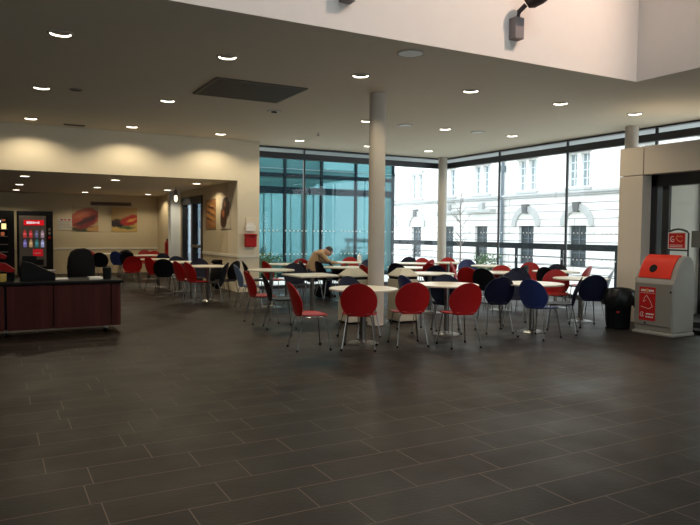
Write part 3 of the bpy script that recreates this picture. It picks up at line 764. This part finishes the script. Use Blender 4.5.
p2 = picture_mat('picture_grill', (.50, .33, .10), [(0, .28, .7, .30, 0, (.44, .28, .11), .4), (-.20, -.14, .55, .16, 0, (.04, .025, .015), .25), (.22, -.02, .42, .19, -.35, (.36, .02, .008), .15), (.30, -.02, .2, .05, -.3, (.62, .25, .06), .4), (-.30, -.22, .25, .10, .2, (.02, .012, .01), .3), (.1, -.34, .3, .06, 0, (.06, .10, .03), .4)])
p3 = picture_mat('picture_chips', (.26, .11, .035), [(-.1, .32, .45, .06, .2, (.50, .24, .07), .5), (.05, .12, .5, .06, .25, (.46, .20, .05), .5), (-.05, -.08, .5, .06, .2, (.50, .24, .07), .5), (.05, -.28, .5, .06, .25, (.42, .17, .05), .5), (.1, .22, .4, .04, .2, (.05, .02, .01), .5), (.0, .02, .4, .03, .2, (.05, .02, .01), .5), (-.1, -.18, .4, .04, .2, (.05, .02, .01), .5)])
p4 = picture_mat('picture_coffee', (.55, .48, .38), [(.10, .18, .40, .34, .3, (.035, .016, .009), .15), (-.16, -.16, .34, .34, 0, (.05, .018, .009), .15), (-.2, -.02, .14, .10, .5, (.30, .10, .04), .4), (-.05, .3, .12, .07, .5, (.22, .09, .04), .4)])
picture('square picture of a red-brown burger on the back wall, left of the pair', 2.74, BY, 1.815, .82, .82, p1, False, 'food pictures on the back wall')
picture('square picture of grilled red food on yellow, right of the pair', 4.0, BY, 1.82, .84, .82, p2, False, 'food pictures on the back wall')
picture('narrow brown picture on the canteen side wall, nearer the glass door', WX, 17.17, 1.905, .86, .78, p3, True, 'food pictures on the canteen side wall')
picture('narrow picture with dark round shapes on the side wall, next to the pier', WX, 15.89, 1.905, .80, .78, p4, True, 'food pictures on the canteen side wall')
for k, yy in enumerate((21.15, 21.75)):
    t = thing('fire_extinguisher', ['red fire extinguisher by the white nib, right one of two', 'red fire extinguisher by the white nib, left one of two'][k], 'fire extinguisher', (5.02, yy, .62), 0, 'fire extinguishers')
    obj('cylinder', lathe(B(), [(0, 0), (.07, .0), (.078, .02), (.078, .42), (.05, .49), (.025, .51), (0, .51)], 20), M['extred'], t, smooth=40)
    obj('valve', box(B(), (-.02, -.05, .50), (.02, .03, .57), .004), M['black'], t)
    obj('hose', tube(B(), [(0, -.04, .54), (-.03, -.08, .45), (-.03, -.085, .2)], .012, 8), M['black'], t, smooth=40)
    obj('bracket', box(B(), (.05, -.05, .2), (.10, .05, .26)), M['steel'], t)

# ---------------------------------------------------------------- service counter
CY = 9.78
t = thing('service_counter', 'long dark red wooden counter on castors at the left', 'counter', (0, CY, 0))
obj('worktop', box(B(), (-2.6, -.02, .705), (1.64, .74, .745), .008), M['cap'], t)
for a, b in ((-2.55, -1.22), (-1.20, .13), (.15, .72), (.72, 1.47)):
    pn = obj('front_panel', box(B(), (a+.006, 0, .10), (b-.006, .03, .70), .003), M['counter'], t)
bm = prism(B(), [(1.477, 0), (1.54, .004), (1.585, .02), (1.61, .06), (1.62, .12), (1.62, .70), (1.59, .70), (1.59, .13), (1.57, .06), (1.477, .04)], 'z', .10, .70)
obj('end_panel', bm, M['counter'], t, smooth=40)
obj('carcass', box(B(), (-2.55, .035, .11), (1.585, .68, .70)), M['black'], t)
for x in (-2.4, -1.2, .15, 1.4):
    c = obj('castor', box(B(), (x-.025, .06, .06), (x+.025, .14, .11)), M['steel'], t)
    bm = B(); cyl(bm, (0, 0, -.02), .045, .04, 16); w = obj('wheel', bm, M['black'], c, loc=(x, .10, .045)); w.rotation_euler = (0, pi/2, 0)
# things on it
ZW = .745
t = thing('cash_register', 'black till with a sloping back on the counter', 'till', (.56, CY+.34, ZW))
obj('body', prism(B(), [(-.22, 0), (.20, 0), (.20, .10), (.05, .17), (-.10, .25), (-.20, .27), (-.22, .2)], 'y', -.18, .18), M['black'], t)
obj('screen', box(B(), (-.20, .02, .25), (-.02, .05, .34), .006), M['black'], t)
obj('keypad', box(B(), (.04, -.15, .125), (.22, .12, .14)), M['spot'], t)
t = thing('display_tray', 'red sloping display tray at the left end of the counter', 'display tray', (.10, CY+.3, ZW))
t.scale.z = 1.22
obj('stand', box(B(), (-.20, -.02, 0), (.16, .22, .10)), M['black'], t)
obj('lower_shelf', prism(B(), [(-.25, .16), (.14, .10), (.17, .13), (.05, .20), (-.25, .22)], 'y', -.14, .2), M['trayred'], t)
obj('upper_shelf', prism(B(), [(-.25, .29), (.05, .25), (.07, .28), (-.05, .33), (-.25, .34)], 'y', -.1, .2), M['trayred'], t)
pk = mat('yellow_packet', (.34, .24, .04), .5)
for i, x in enumerate((-.02, .10)):
    t = thing('snack_packet', f'small yellow packet at the left end of the counter, {["left","right"][i]} of two', 'snack packet', (x+.02, CY+.12, ZW), 0, 'yellow packets on the counter')
    obj('pouch', box(B(), (-.04, -.02, 0), (.04, .02, .10), .012), pk, t); obj('seal', box(B(), (-.042, -.004, .10), (.042, .004, .115)), pk, t)
t = thing('black_canister', 'small black canister near the right end of the counter', 'canister', (1.46, CY+.30, ZW))
obj('body', lathe(B(), [(0, 0), (.055, 0), (.06, .14), (0, .14)], 18), M['black'], t, smooth=40); obj('lid', lathe(B(), [(0, .14), (.064, .14), (.06, .165), (0, .17)], 18), M['black'], t, smooth=40)
t = thing('paper_pile', 'low pile of pale papers between the padded chair and the canister', 'papers', (1.30, CY+.3, ZW))
obj('stack', box(B(), (-.09, -.1, 0), (.09, .1, .03), .002), M['paper'], t); o = obj('top_sheet', box(B(), (-.09, -.1, .03), (.08, .09, .033)), M['paper'], t); o.rotation_euler.z = .12
t = thing('paper_tray', 'flat tray of pale papers left of the padded chair', 'papers', (.84, CY+.3, ZW))
obj('tray', box(B(), (-.10, -.1, 0), (.10, .1, .012), .002), M['spot'], t); obj('sheets', box(B(), (-.085, -.09, .012), (.085, .09, .026)), M['paper'], t)
t = thing('padded_chair', 'black padded chair whose rounded back rises behind the counter', 'chair', (1.245, 11.3, 0), .15)
bm = B(); pr = [(-.20, .62), (-.205, .85), (-.195, 1.0), (-.155, 1.10), (-.07, 1.15), (.05, 1.16), (.13, 1.13), (.18, 1.04), (.205, .85), (.20, .62)]
prism(bm, pr, 'y', -.06, .06); bmesh.ops.bevel(bm, geom=[e for e in bm.edges if abs(e.verts[0].co.y-e.verts[1].co.y) < 1e-6], offset=.03, segments=3, affect='EDGES', profile=.5)
obj('backrest', bm, M['fabric'], t, smooth=50)
obj('seat', box(B(), (-.24, .05, .44), (.24, .52, .54), .03), M['fabric'], t)
obj('back_bracket', box(B(), (-.03, .04, .44), (.03, .08, .7)), M['black'], t)
obj('gas_stem', lathe(B(), [(.03, .10), (.03, .44), (0, .44)], 14, (0, .28, 0)), M['steel'], t)
for i in range(5):
    a = i*2*pi/5; l = obj('base_arm', tube(B(), [(0, .28, .10), (.27*cos(a), .28+.27*sin(a), .065)], .018, 8), M['black'], t)
    obj('castor', lathe(B(), [(0, 0), (.02, .004), (.026, .025), (.02, .05), (0, .05)], 12, (.27*cos(a), .28+.27*sin(a), 0)), M['black'], l)

# ---------------------------------------------------------------- vending machines against the back wall
VF = 22.75
t = thing('drinks_machine', 'black drinks machine with a red header and lit bottle rows', 'vending machine', (1.19, VF, 0))
obj('cabinet', box(B(), (-.50, 0, .05), (.50, .82, 2.03), .012), M['black'], t)
obj('feet', box(B(), (-.46, .05, 0), (.46, .78, .05)), M['black'], t)
fr = obj('front_door', box(B(), (-.46, -.02, .30), (.30, 0, 1.88), .006), M['bezel'], t)
hd = obj('header_panel', box(B(), (-.33, -.028, 1.58), (.24, -.02, 1.75), .002), emit('header_glow', (.75, .012, .02), .55), t)
bm = B(); x = -.25
for w, h in ((.055, .075), (.05, .075), (.045, .07), (.05, .06), (.02, .05), (.03, .04), (.02, .05), (.035, .07)): box(bm, (x, -.032, 1.665-h/2), (x+w, -.027, 1.665+h/2)); x += w+.008
obj('header_lettering', bm, emit('lettering_glow', (.9, .75, .75), .6), hd)
cols = [[(.55, .05, .05), (.55, .05, .05), (.14, .12, .22), (.40, .26, .30)], [(.20, .16, .42), (.50, .30, .14), (.04, .19, .20), (.36, .38, .62)]]
for r in range(2):
    for c in range(4):
        bx, bz = -.30+c*.165, (1.19 if r == 0 else .90)
        pts = [(-.045, 0), (.045, 0), (.05, .05), (.043, .11), (.05, .16), (.025, .21), (.02, .25), (-.02, .25), (-.025, .21), (-.05, .16), (-.043, .11), (-.05, .05)]
        bm = prism(B(), [(bx+u, bz+v) for u, v in pts], 'y', -.032, -.02)
        bt = obj('bottle_picture', bm, emit('bottle_glow_%d%d' % (r, c), cols[r][c], .42), t)
        obj('bottle_label', box(B(), (bx-.042, -.035, bz+.09), (bx+.042, -.031, bz+.15)), emit('bottle_band_%d%d' % (r, c), [min(1, k*1.6+.05) for k in cols[r][c]], .45), bt)
a = obj('price_panel', box(B(), (-.08, -.03, .62), (.20, -.02, .84), .002), emit('price_glow', (.55, .012, .02), .45), t)
bm = B(); x = -.03
for w in (.03, .025, .03, .02, .03): box(bm, (x, -.034, .70), (x+w, -.029, .73)); x += w+.008
obj('price_lettering', bm, M['ink'], a)
obj('delivery_flap', box(B(), (-.40, -.03, .34), (.22, -.02, .52), .01), M['black'], t)
k = obj('coin_panel', box(B(), (.33, -.02, .9), (.46, 0, 1.55), .006), M['black'], t)
for i, z in enumerate((1.42, 1.30, 1.16)): obj('button', box(B(), (.36, -.028, z), (.43, -.02, z+.08), .003), [M['maroon'], M['spot'], M['label']][i], k)
t = thing('snack_machine', 'black snack machine with glowing shelves at the left edge', 'vending machine', (.10, VF, 0))
obj('cabinet', box(B(), (-.55, 0, .05), (.50, .82, 2.03), .012), M['black'], t)
obj('feet', box(B(), (-.5, .05, 0), (.46, .78, .05)), M['black'], t)
g = obj('display_front', box(B(), (-.48, -.02, .55), (.34, 0, 1.85), .006), M['cap'], t)
for z in (.75, .98, 1.22, 1.44): obj('shelf', box(B(), (-.46, -.05, z), (.32, -.02, z+.02)), M['spot'], g)
gl = emit('snack_glow', (1, .80, .35), .9); gw = emit('snack_glow_white', (.85, .85, 1), .9); gr_ = emit('snack_glow_red', (.5, .14, .06), .4)
for x, z, w, h, m in ((-.40, 1.46, .12, .16, gl), (-.22, 1.46, .12, .16, gl), (-.04, 1.46, .13, .13, gl), (.15, 1.46, .13, .17, gl), (-.02, 1.66, .16, .07, gw), (.16, 1.70, .10, .06, gr_), (.13, 1.25, .10, .12, gr_), (-.2, 1.25, .12, .12, gr_)):
    obj('snack_picture', box(B(), (x, -.06, z), (x+w, -.021, z+h), .01), m, g)

# ---------------------------------------------------------------- outdoors
struct('ground', box(B(), (5.4, 2, -.3), (40, 45, -.05)), M['pave'])
# pale stone building across the street
SX = 19.0
bays = [30.4, 27.85, 25.2, 22.8, 20.0, 17.35, 14.7, 12.1]
sb = thing('stone_building', 'pale rusticated stone building across the street, seen through the glass walls', 'building', (SX, 0, 0))
opens = []
for i, y in enumerate(bays):
    for dy in (-.50, .08): opens.append((y+dy, y+dy+.44, 3.22, 4.42))
    opens.append((y-.42, y+.42, .25, 1.78))
    for dy in (-.50, .08): opens.append((y+dy, y+dy+.44, 6.2, 7.7))
ys = sorted({8.0, 40.0} | {round(v, 3) for o in opens for v in o[:2]}); zs = sorted({-.05, 9.5} | {round(v, 3) for o in opens for v in o[2:]})
bm = B(); V = {}
def vv(y, z):
    if (y, z) not in V: V[(y, z)] = bm.verts.new((0, y, z))
    return V[(y, z)]
for a, b in zip(ys, ys[1:]):
    for c, d in zip(zs, zs[1:]):
        my, mz = (a+b)/2, (c+d)/2
        if any(o[0] < my < o[1] and o[2] < mz < o[3] for o in opens): continue
        bm.faces.new((vv(a, c), vv(b, c), vv(b, d), vv(a, d)))
for y0, y1, z0, z1 in opens:
    D = .22
    quad(bm, [(0, y0, z0), (D, y0, z0), (D, y0, z1), (0, y0, z1)]); quad(bm, [(0, y1, z0), (D, y1, z0), (D, y1, z1), (0, y1, z1)])
    quad(bm, [(0, y0, z1), (D, y0, z1), (D, y1, z1), (0, y1, z1)]); quad(bm, [(0, y0, z0), (D, y0, z0), (D, y1, z0), (0, y1, z0)])
quad(bm, [(0, 8, 9.5), (6, 8, 9.5), (6, 40, 9.5), (0, 40, 9.5)]); quad(bm, [(0, 8, -.05), (6, 8, -.05), (6, 8, 9.5), (0, 8, 9.5)])
obj('facade', bm, M['stone'], sb)
for i, (y0, y1, z0, z1) in enumerate(opens):
    w = obj('window', box(B(), (.16, y0, z0), (.20, y1, z1)), M['outwin'] if z0 > 2 else M['outdoor'], sb)
    bm = B(); my = (y0+y1)/2
    for yy in (y0+.02, my, y1-.02): box(bm, (.13, yy-.018, z0), (.16, yy+.018, z1))
    nz = 4 if z0 > 2 else 3
    for k in range(nz+1): zz = z0+(z1-z0)*k/nz; box(bm, (.13, y0, zz-.016), (.16, y1, zz+.016))
    obj('glazing_bars', bm, M['outbar'] if z0 > 2 else M['steelblue'], w)
plain = mat('dressed_stone', (.40, .40, .39), .85)
bm = B(); box(bm, (-.16, 8, 2.98), (0, 40, 3.06)); box(bm, (-.10, 8, 2.90), (0, 40, 2.98)); obj('cornice', bm, plain, sb)
bm = B(); box(bm, (-.20, 8, 5.6), (0, 40, 5.8)); obj('upper_cornice', bm, plain, sb)
for i, y in enumerate(bays):
    bm = B(); box(bm, (-.10, y-.62, 3.08), (0, y+.62, 3.17)); box(bm, (-.12, y-.60, 4.46), (0, y+.60, 4.58)); obj('window_surround', bm, plain, sb)
    if i in (3, 2):
        bm = B(); box(bm, (-.30, y-.95, 2.38), (0, y+1.0, 2.50)); box(bm, (-.18, y-.25, 2.50), (0, y+.05, 2.80)); obj('balcony_ledge', bm, plain, sb)
    else:
        bm = B(); n = 14; R0, R1 = .56, .80
        for k in range(n):
            a0, a1 = pi*k/n, pi*(k+1)/n
            prism(bm, [(y+R0*cos(a0), 1.78+R0*sin(a0)), (y+R1*cos(a0), 1.78+R1*sin(a0)), (y+R1*cos(a1), 1.78+R1*sin(a1)), (y+R0*cos(a1), 1.78+R0*sin(a1))], 'x', -.09, 0)
        obj('arch', bm, plain, sb)
        obj('keystone', prism(B(), [(y-.10, 2.28), (y+.10, 2.28), (y+.15, 2.64), (y-.15, 2.64)], 'x', -.16, 0), mat('keystone_stone', (.10, .10, .10), .85), sb)
bm = B(); tube(bm, [(-.1, 21.35, 0), (-.1, 21.35, 5.6)], .07, 10); box(bm, (-.2, 21.25, 4.05), (0, 21.48, 4.3))
obj('drainpipe', bm, M['steelblue'], sb)
# teal curtain-walled building
TBY = 20.0
tb = thing('glass_building', 'teal glass building seen through the far window, with dark bands between storeys', 'building', (0, TBY, 0))
X_A, X_B = 7.45, 12.62
obj('core', box(B(), (X_A, .15, -.05), (X_B, 8, 5.9)), mat('pale_render', (.60, .66, .70), .8), tb)
cuts = [X_A] + [8.44+1.33*k for k in (0, 1, 2)] + [X_B]
bandz = [(0.1, 2.70), (2.92, 3.24), (3.37, 3.94), (4.05, 5.6)]
for a, b in zip(cuts, cuts[1:]):
    for z0, z1 in bandz: obj('pane', box(B(), (a+.04, .03, z0), (b-.04, .08, z1)), M['teal'], tb)
fr = mat('teal_frame', (.003, .011, .016), .6, spec=.1)
for x in cuts: obj('mullion', box(B(), (x-.04, -.03, 0), (x+.04, .15, 5.9)), fr, tb)
for z0, z1 in ((-.05, .1), (2.70, 2.92), (3.24, 3.37), (3.94, 4.05), (5.6, 5.9)): obj('spandrel', box(B(), (X_A, 0, z0), (X_B, .12, z1)), fr, tb)
for z in (3.50,): obj('light_strip', box(B(), (X_A, .005, z), (X_B, .028, z+.03)), mat('strip_teal_grey', (.10, .17, .18), .6), tb)
# street railing and planting
t = thing('street_railing', 'dark street railing beyond the glass walls', 'railing', (15, 0, 0))
obj('top_rail', box(B(), (-.03, 12.0, .98), (.03, 24.2, 1.16)), M['railing'], t)
for k in range(7): y = 12.3+k*1.96; obj('post', box(B(), (-.03, y-.04, -.05), (.03, y+.04, .98)), M['railing'], t)
bm = B()
for z in (.25, .5, .75): tube(bm, [(0, 12, z), (0, 24.2, z)], .012, 6)
obj('lower_rail', bm, M['railing'], t)
def shrub(x, y, label, h, seed):
    t = thing('shrub', label, 'shrub', (x, y, -.05)); rnd = random.Random(seed); bm = B()
    for i in range(420):
        p = Vector((rnd.gauss(0, .23), rnd.gauss(0, .23), rnd.uniform(.15, 1)**.8*h)); d = Vector((rnd.uniform(-1, 1), rnd.uniform(-1, 1), rnd.uniform(-.2, 1))).normalized(); s = d.cross(Vector((rnd.random(), rnd.random(), 1))).normalized()
        quad(bm, [p, p+d*.05+s*.025, p+d*.11, p+d*.05-s*.025])
    obj('foliage', bm, M['leaf'], t); bm = B()
    for i in range(7): a = rnd.uniform(0, 6.3); tube(bm, [(0, 0, 0), (.12*cos(a), .12*sin(a), h*.5), (.25*cos(a), .25*sin(a), h*.9)], [.02, .014, .006], 6)
    obj('stem', bm, M['bark'], t)
shrub(13.2, 15.6, 'green shrub outside the right glass wall near the corner column', .85, 3)
shrub(6.7, 17.3, 'green shrub outside the far window beside the pier', .85, 5)
t = thing('bare_tree', 'thin leafless young tree outside near the corner column', 'tree', (13.9, 17.75, -.05))
obj('trunk', tube(B(), [(0, 0, 0), (.02, 0, 1.2), (0, .03, 2.2), (.03, 0, 3.0)], [.035, .028, .018, .008], 8), M['bark'], t)
rnd = random.Random(11); bm = B()
for i in range(22):
    z = rnd.uniform(1.0, 2.8); a = rnd.uniform(0, 6.3); L = rnd.uniform(.3, .7)
    tube(bm, [(0, 0, z), (L*.5*cos(a), L*.5*sin(a), z+L*.5), (L*.8*cos(a), L*.8*sin(a), z+L)], [.012, .008, .004], 5)
obj('branches', bm, M['bark'], t)

# ---------------------------------------------------------------- the bent-over person at the window table
def skin_obj(name, pts, edges, rad, m, parent, lvl=2):
    d = bpy.data.meshes.new(name); d.from_pydata(pts, edges, []); d.materials.append(m)
    o = bpy.data.objects.new(name, d); COL.objects.link(o); o.parent = parent
    o.modifiers.new('skin', 'SKIN').use_smooth_shade = True
    s = o.modifiers.new('sub', 'SUBSURF'); s.levels = lvl; s.render_levels = lvl
    sv = d.skin_vertices[0].data
    for i, r in enumerate(rad): sv[i].radius = (r if isinstance(r, tuple) else (r, r)); sv[i].use_root = (i == 0)
    return o
T5 = TB['T5']
hip = at_z(310, 275, .50)
toT = Vector((T5.x-hip.x, T5.y-hip.y, 0)); fwd = toT.normalized(); fwd = (fwd*.35 + CR.copy()*.65); fwd.z = 0; fwd.normalize()
pr = thing('person', 'person in a tan jacket bent over the window table, head down, dark short hair', 'person', (hip.x, hip.y, 0), atan2(fwd.y, fwd.x))
# local: +x forward, +y left
P = [(0, 0, .52), (.03, 0, .66), (.09, 0, .80), (.17, 0, .93), (.24, 0, 1.00), (.30, 0, 1.03), (.37, 0, 1.01),
     (.22, .17, .955), (.34, .20, .80), (.52, .12, .765), (.60, .10, .765), (.22, -.17, .955), (.34, -.22, .80), (.52, -.14, .765), (.60, -.12, .765),
     (.02, .10, .50), (.40, .12, .50), (.42, .12, .12), (.02, -.10, .50), (.40, -.12, .50), (.42, -.12, .12)]
E_ = [(0, 1), (1, 2), (2, 3), (3, 4), (4, 5), (5, 6), (4, 7), (7, 8), (8, 9), (9, 10), (4, 11), (11, 12), (12, 13), (13, 14), (0, 15), (15, 16), (16, 17), (0, 18), (18, 19), (19, 20)]
Rr = [(.15, .14), (.15, .13), (.165, .13), (.165, .13), (.12, .11), .06, .05, .075, .055, .042, .036, .075, .055, .042, .036, .10, .075, .05, .10, .075, .05]
skin_obj('body', P, E_, Rr, M['tan'], pr)
skin_obj('trousers', [(0, 0, .50), (.02, .10, .50), (.40, .12, .50), (.42, .12, .12), (.02, -.10, .50), (.40, -.12, .50), (.42, -.12, .12)], [(0, 1), (1, 2), (2, 3), (0, 4), (4, 5), (5, 6)], [.14, .115, .088, .065, .115, .088, .065], M['denim'], pr)
bm = B(); bmesh.ops.create_icosphere(bm, subdivisions=3, radius=1)
for v in bm.verts:
    p = v.co.copy(); k = 1
    if p.z < -.2 and p.x > 0: k = 1 - .12*(-p.z)
    v.co = Vector((p.x*.095*k, p.y*.075*k, p.z*.118*k))
    if p.x > .93 and abs(p.y) < .2 and -.35 < p.z < .15: v.co.x += .018
hd = obj('head', bm, M['skin'], pr, loc=(.42, 0, 1.02), smooth=80); hd.rotation_euler = (0, radians(48), 0)
for s in (-1, 1):
    bm = B(); bmesh.ops.create_icosphere(bm, subdivisions=2, radius=1)
    for v in bm.verts: v.co = Vector((v.co.x*.02, v.co.y*.010, v.co.z*.032))
    obj('ear', bm, M['skin'], hd, loc=(-.005, s*.075, -.01), smooth=80)
    bm = B(); bmesh.ops.create_icosphere(bm, subdivisions=2, radius=.009); obj('eye', bm, M['black'], hd, loc=(.086, s*.03, .012), smooth=80)
obj('mouth', box(B(), (.074, -.022, -.062), (.084, .022, -.055)), M['maroon'], hd)
bm = B(); bmesh.ops.create_icosphere(bm, subdivisions=3, radius=1)
bmesh.ops.delete(bm, geom=[v for v in bm.verts if v.co.z < -.25 or (v.co.x > .45 and v.co.z < .45)], context='VERTS')
for v in bm.verts: p = v.co; v.co = Vector((p.x*.103-.004, p.y*.083, p.z*.126))
bmesh.ops.recalc_face_normals(bm, faces=bm.faces); bmesh.ops.solidify(bm, geom=bm.faces[:], thickness=.012)
obj('hair', bm, M['hair'], hd, smooth=80)
for s in (-1, 1):
    hp = [(.58, s*.11, .765), (.64, s*.105, .758)]; ed = [(0, 1)]; rd = [.030, (.034, .018)]
    for k, (dy, L) in enumerate(((-.03, .06), (-.01, .075), (.01, .07), (.03, .055))):
        i = len(hp); hp += [(.665, s*.105+dy, .756), (.665+L*.55, s*.105+dy*1.15, .752), (.665+L, s*.105+dy*1.2, .738)]; ed += [(1, i), (i, i+1), (i+1, i+2)]; rd += [.009, .0085, .0075]
    i = len(hp); hp += [(.625, s*.065, .752), (.655, s*.05, .742)]; ed += [(1, i), (i, i+1)]; rd += [.010, .009]
    skin_obj('hand', hp, ed, rd, M['skin'], pr, 1)
    bm = tube(B(), [(.41, s*.12, .10), (.43, s*.12, .03), (.56, s*.12, .025)], [.045, .05, .035], 10); obj('shoe', bm, M['black'], pr, smooth=50)
th = pi/2 - pr.rotation_euler.z
o = dup(PROTO[('navy', False)], (hip.x+.03*fwd.x, hip.y+.03*fwd.y, 0), pr.rotation_euler.z - pi/2)
tag(o, 'navy chair under the bent-over person', 'chair', 'canteen shell chairs')
# coats and bags
p = at_z(342, 271.5, .60); t = thing('black_coat', 'black coat heaped on a seat in front of the person', 'coat', (p.x, p.y, .455))
obj('folds', blob(B(), (0, 0, .10), (.26, .20, .13), 4, .25), M['fabric'], t, smooth=80); obj('sleeve', blob(B(), (.2, -.1, .06), (.16, .07, .06), 9, .2, 2), M['fabric'], t, smooth=80)
p2_ = Vector((p.x, p.y))
o = dup(PROTO[('blk', False)], (p.x, p.y, 0), -YAW-radians(80)); tag(o, 'black chair holding the black coat', 'chair', 'canteen shell chairs')
p = at_z(322, 297.5, 0); t = thing('rucksack', 'black rucksack on the floor behind the square table', 'bag', (p.x, p.y, 0))
obj('sack', blob(B(), (0, 0, .12), (.19, .15, .125), 12, .15), M['fabric'], t, smooth=80); obj('strap', tube(B(), [(-.08, -.12, .05), (-.12, -.17, .14), (-.06, -.12, .22)], .014, 8), M['fabric'], t, smooth=50)
p = at_z(224, 285, .12); t = thing('long_coat', 'long black coat hanging over a chair by the canteen side wall', 'coat', (min(p.x, WX-.26), p.y, 0))
obj('folds', blob(B(), (0, 0, .36), (.20, .16, .34), 21, .14), M['fabric'], t, smooth=80); obj('collar', blob(B(), (0, 0, .70), (.15, .10, .06), 22, .14, 2), M['fabric'], t, smooth=80)
p = T5 + CR*.30; t = thing('white_carton', 'white carton standing on the table near the front column', 'carton', (p.x, p.y, .7252))
obj('carton_body', box(B(), (-.04, -.035, 0), (.04, .035, .15), .003), M['paper'], t); obj('gable', prism(B(), [(-.04, .15), (.04, .15), (0, .19)], 'y', -.035, .035), M['paper'], t)

# ---------------------------------------------------------------- light, sky, camera
w = bpy.data.worlds.new('overcast'); SC.world = w; w.use_nodes = True
bg = w.node_tree.nodes['Background']; bg.inputs[0].default_value = (.86, .94, 1.0, 1); bg.inputs[1].default_value = 3.2
L = bpy.data.lights.new('floodlight_beam', 'SPOT'); L.energy = 700; L.color = (1, .74, .60); L.spot_size = radians(95); L.spot_blend = .6; L.shadow_soft_size = .10
o = bpy.data.objects.new('floodlight_beam', L); COL.objects.link(o); o.location = (7.4, 3.1, 7.2)
o.rotation_euler = (Vector((4.3, VY, 4.2))-Vector(o.location)).to_track_quat('-Z', 'Y').to_euler()

cd = bpy.data.cameras.new('camera'); cam = bpy.data.objects.new('camera', cd); COL.objects.link(cam)
cd.sensor_fit = 'HORIZONTAL'; cd.sensor_width = 36; cd.lens = FPX*36/700; cd.clip_start = .05
m3 = Matrix((CR, -CD, -CF)).transposed(); cam.matrix_world = Matrix.Translation(CAM) @ m3.to_4x4()
SC.camera = cam
SC.view_settings.view_transform = 'Standard'; SC.view_settings.look = 'None'; SC.view_settings.exposure = .5; SC.view_settings.gamma = 1
SC.view_settings.use_curve_mapping = False
SC.cycles.max_bounces = 8; SC.cycles.diffuse_bounces = 5; SC.cycles.transparent_max_bounces = 12
SC.cycles.use_denoising = True
